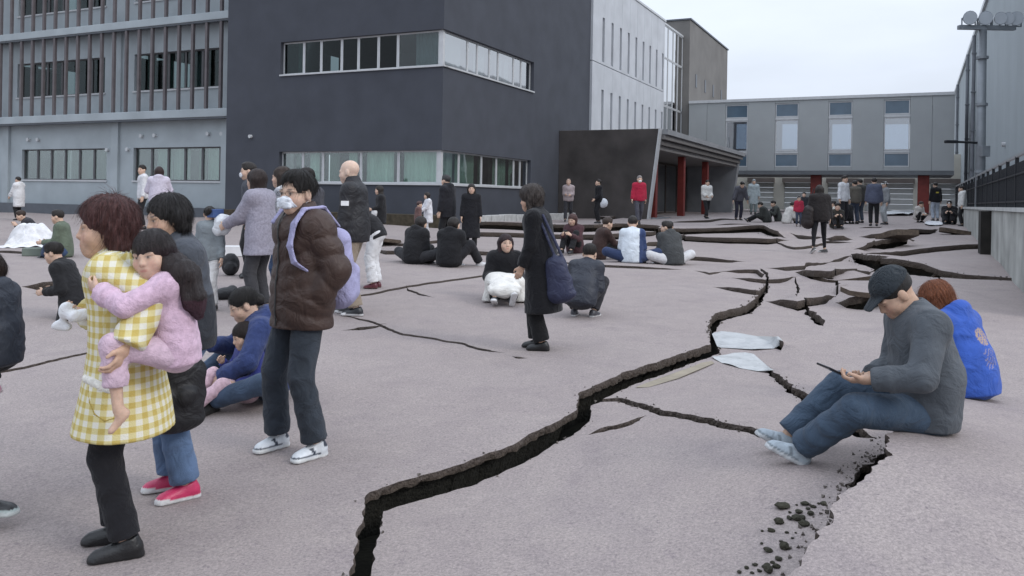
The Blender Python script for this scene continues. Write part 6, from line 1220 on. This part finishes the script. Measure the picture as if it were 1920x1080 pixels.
for i, (px, py) in enumerate(CL):
    p = G(px, py); r = .007 + .02 * rgc.random() ** 1.6; o_ = bpy.data.objects.new('dirt_clod', base_me[i % 4]); COL.objects.link(o_); o_.location = (p.x, p.y, p.z + r * .4); o_.scale = (r * rgc.uniform(.8, 1.4), r * rgc.uniform(.7, 1.3), r * rgc.uniform(.6, 1)); o_.rotation_euler = (0, 0, rgc.uniform(0, 6)); tag(o_, 'dark mossy soil clod beside the raised slab edge', 'soil clod', 'soil clods along the raised slab')
# crumbs too small to count, along the big cracks
cv, cf = [], []; tet = np.array([[1, 1, 1], [1, -1, -1], [-1, 1, -1], [-1, -1, 1]], float); nf = np.array([[0, 1, 2], [0, 3, 1], [0, 2, 3], [1, 3, 2]])
for ci, num, spread in ((0, 150, .015), (4, 800, .05), (1, 50, .012), (3, 90, .015), (27, 160, .05), (15, 160, .08)):
    c = CRACKS[ci]; k = rgc.integers(2, len(c['Q']) - 2, num)
    for j in k:
        sd_ = c['L'][j] if rgc.random() < .5 or ci == 4 else c['Rt'][j]; od = sd_ - c['Q'][j]; od = od / (np.linalg.norm(od) + 1e-9); q = sd_ + od * abs(rgc.normal()) * spread + rgc.normal(size=2) * .015; s_ = (.0015 + .0085 * rgc.random() ** 3) * (1.6 if c['Q'][j][1] > 8 else 1)
        z = float(ground_z([q])[0]); n = len(cv) * 4; M = rotz(rgc.uniform(0, 6)) @ rotx(rgc.uniform(0, 6)); cv.append((tet * rgc.uniform(.6, 1.2, (4, 3)) * s_) @ M.T + np.array([q[0], q[1], z + s_ * .5])); cf.append(nf + n)
o_ = link('rubble_crumbs', np_mesh('rubble_crumbs', np.concatenate(cv), np.concatenate(cf), False), mat('crumb', (.11, .095, .085), .95, .4, 20)); o_['kind'] = 'stuff'; tag(o_, 'tiny crumbs of asphalt and soil scattered along the cracks', 'rubble')
# ---- planter by the entrance
p = G(1184, 404); pl = empty('planter', tuple(p), .3, 'dark planter with dry shrub against the slanted entrance wall', 'planter'); m = MB(); m.box(-.5, .5, -.25, .25, 0, .32); m.build('trough', SLOT, pl, bevel=.02)
lv = rgc.normal(size=(500, 3)) * np.array([.2, .1, .08]) + np.array([0, 0, .38]); qd = rgc.normal(size=(500, 4, 3)) * .04; link('foliage', np_mesh('foliage', (lv[:, None] + qd).reshape(-1, 3), np.arange(2000).reshape(500, 4), False), mat('dry_leaf', (.12, .11, .06), .8, .3, 4), pl)
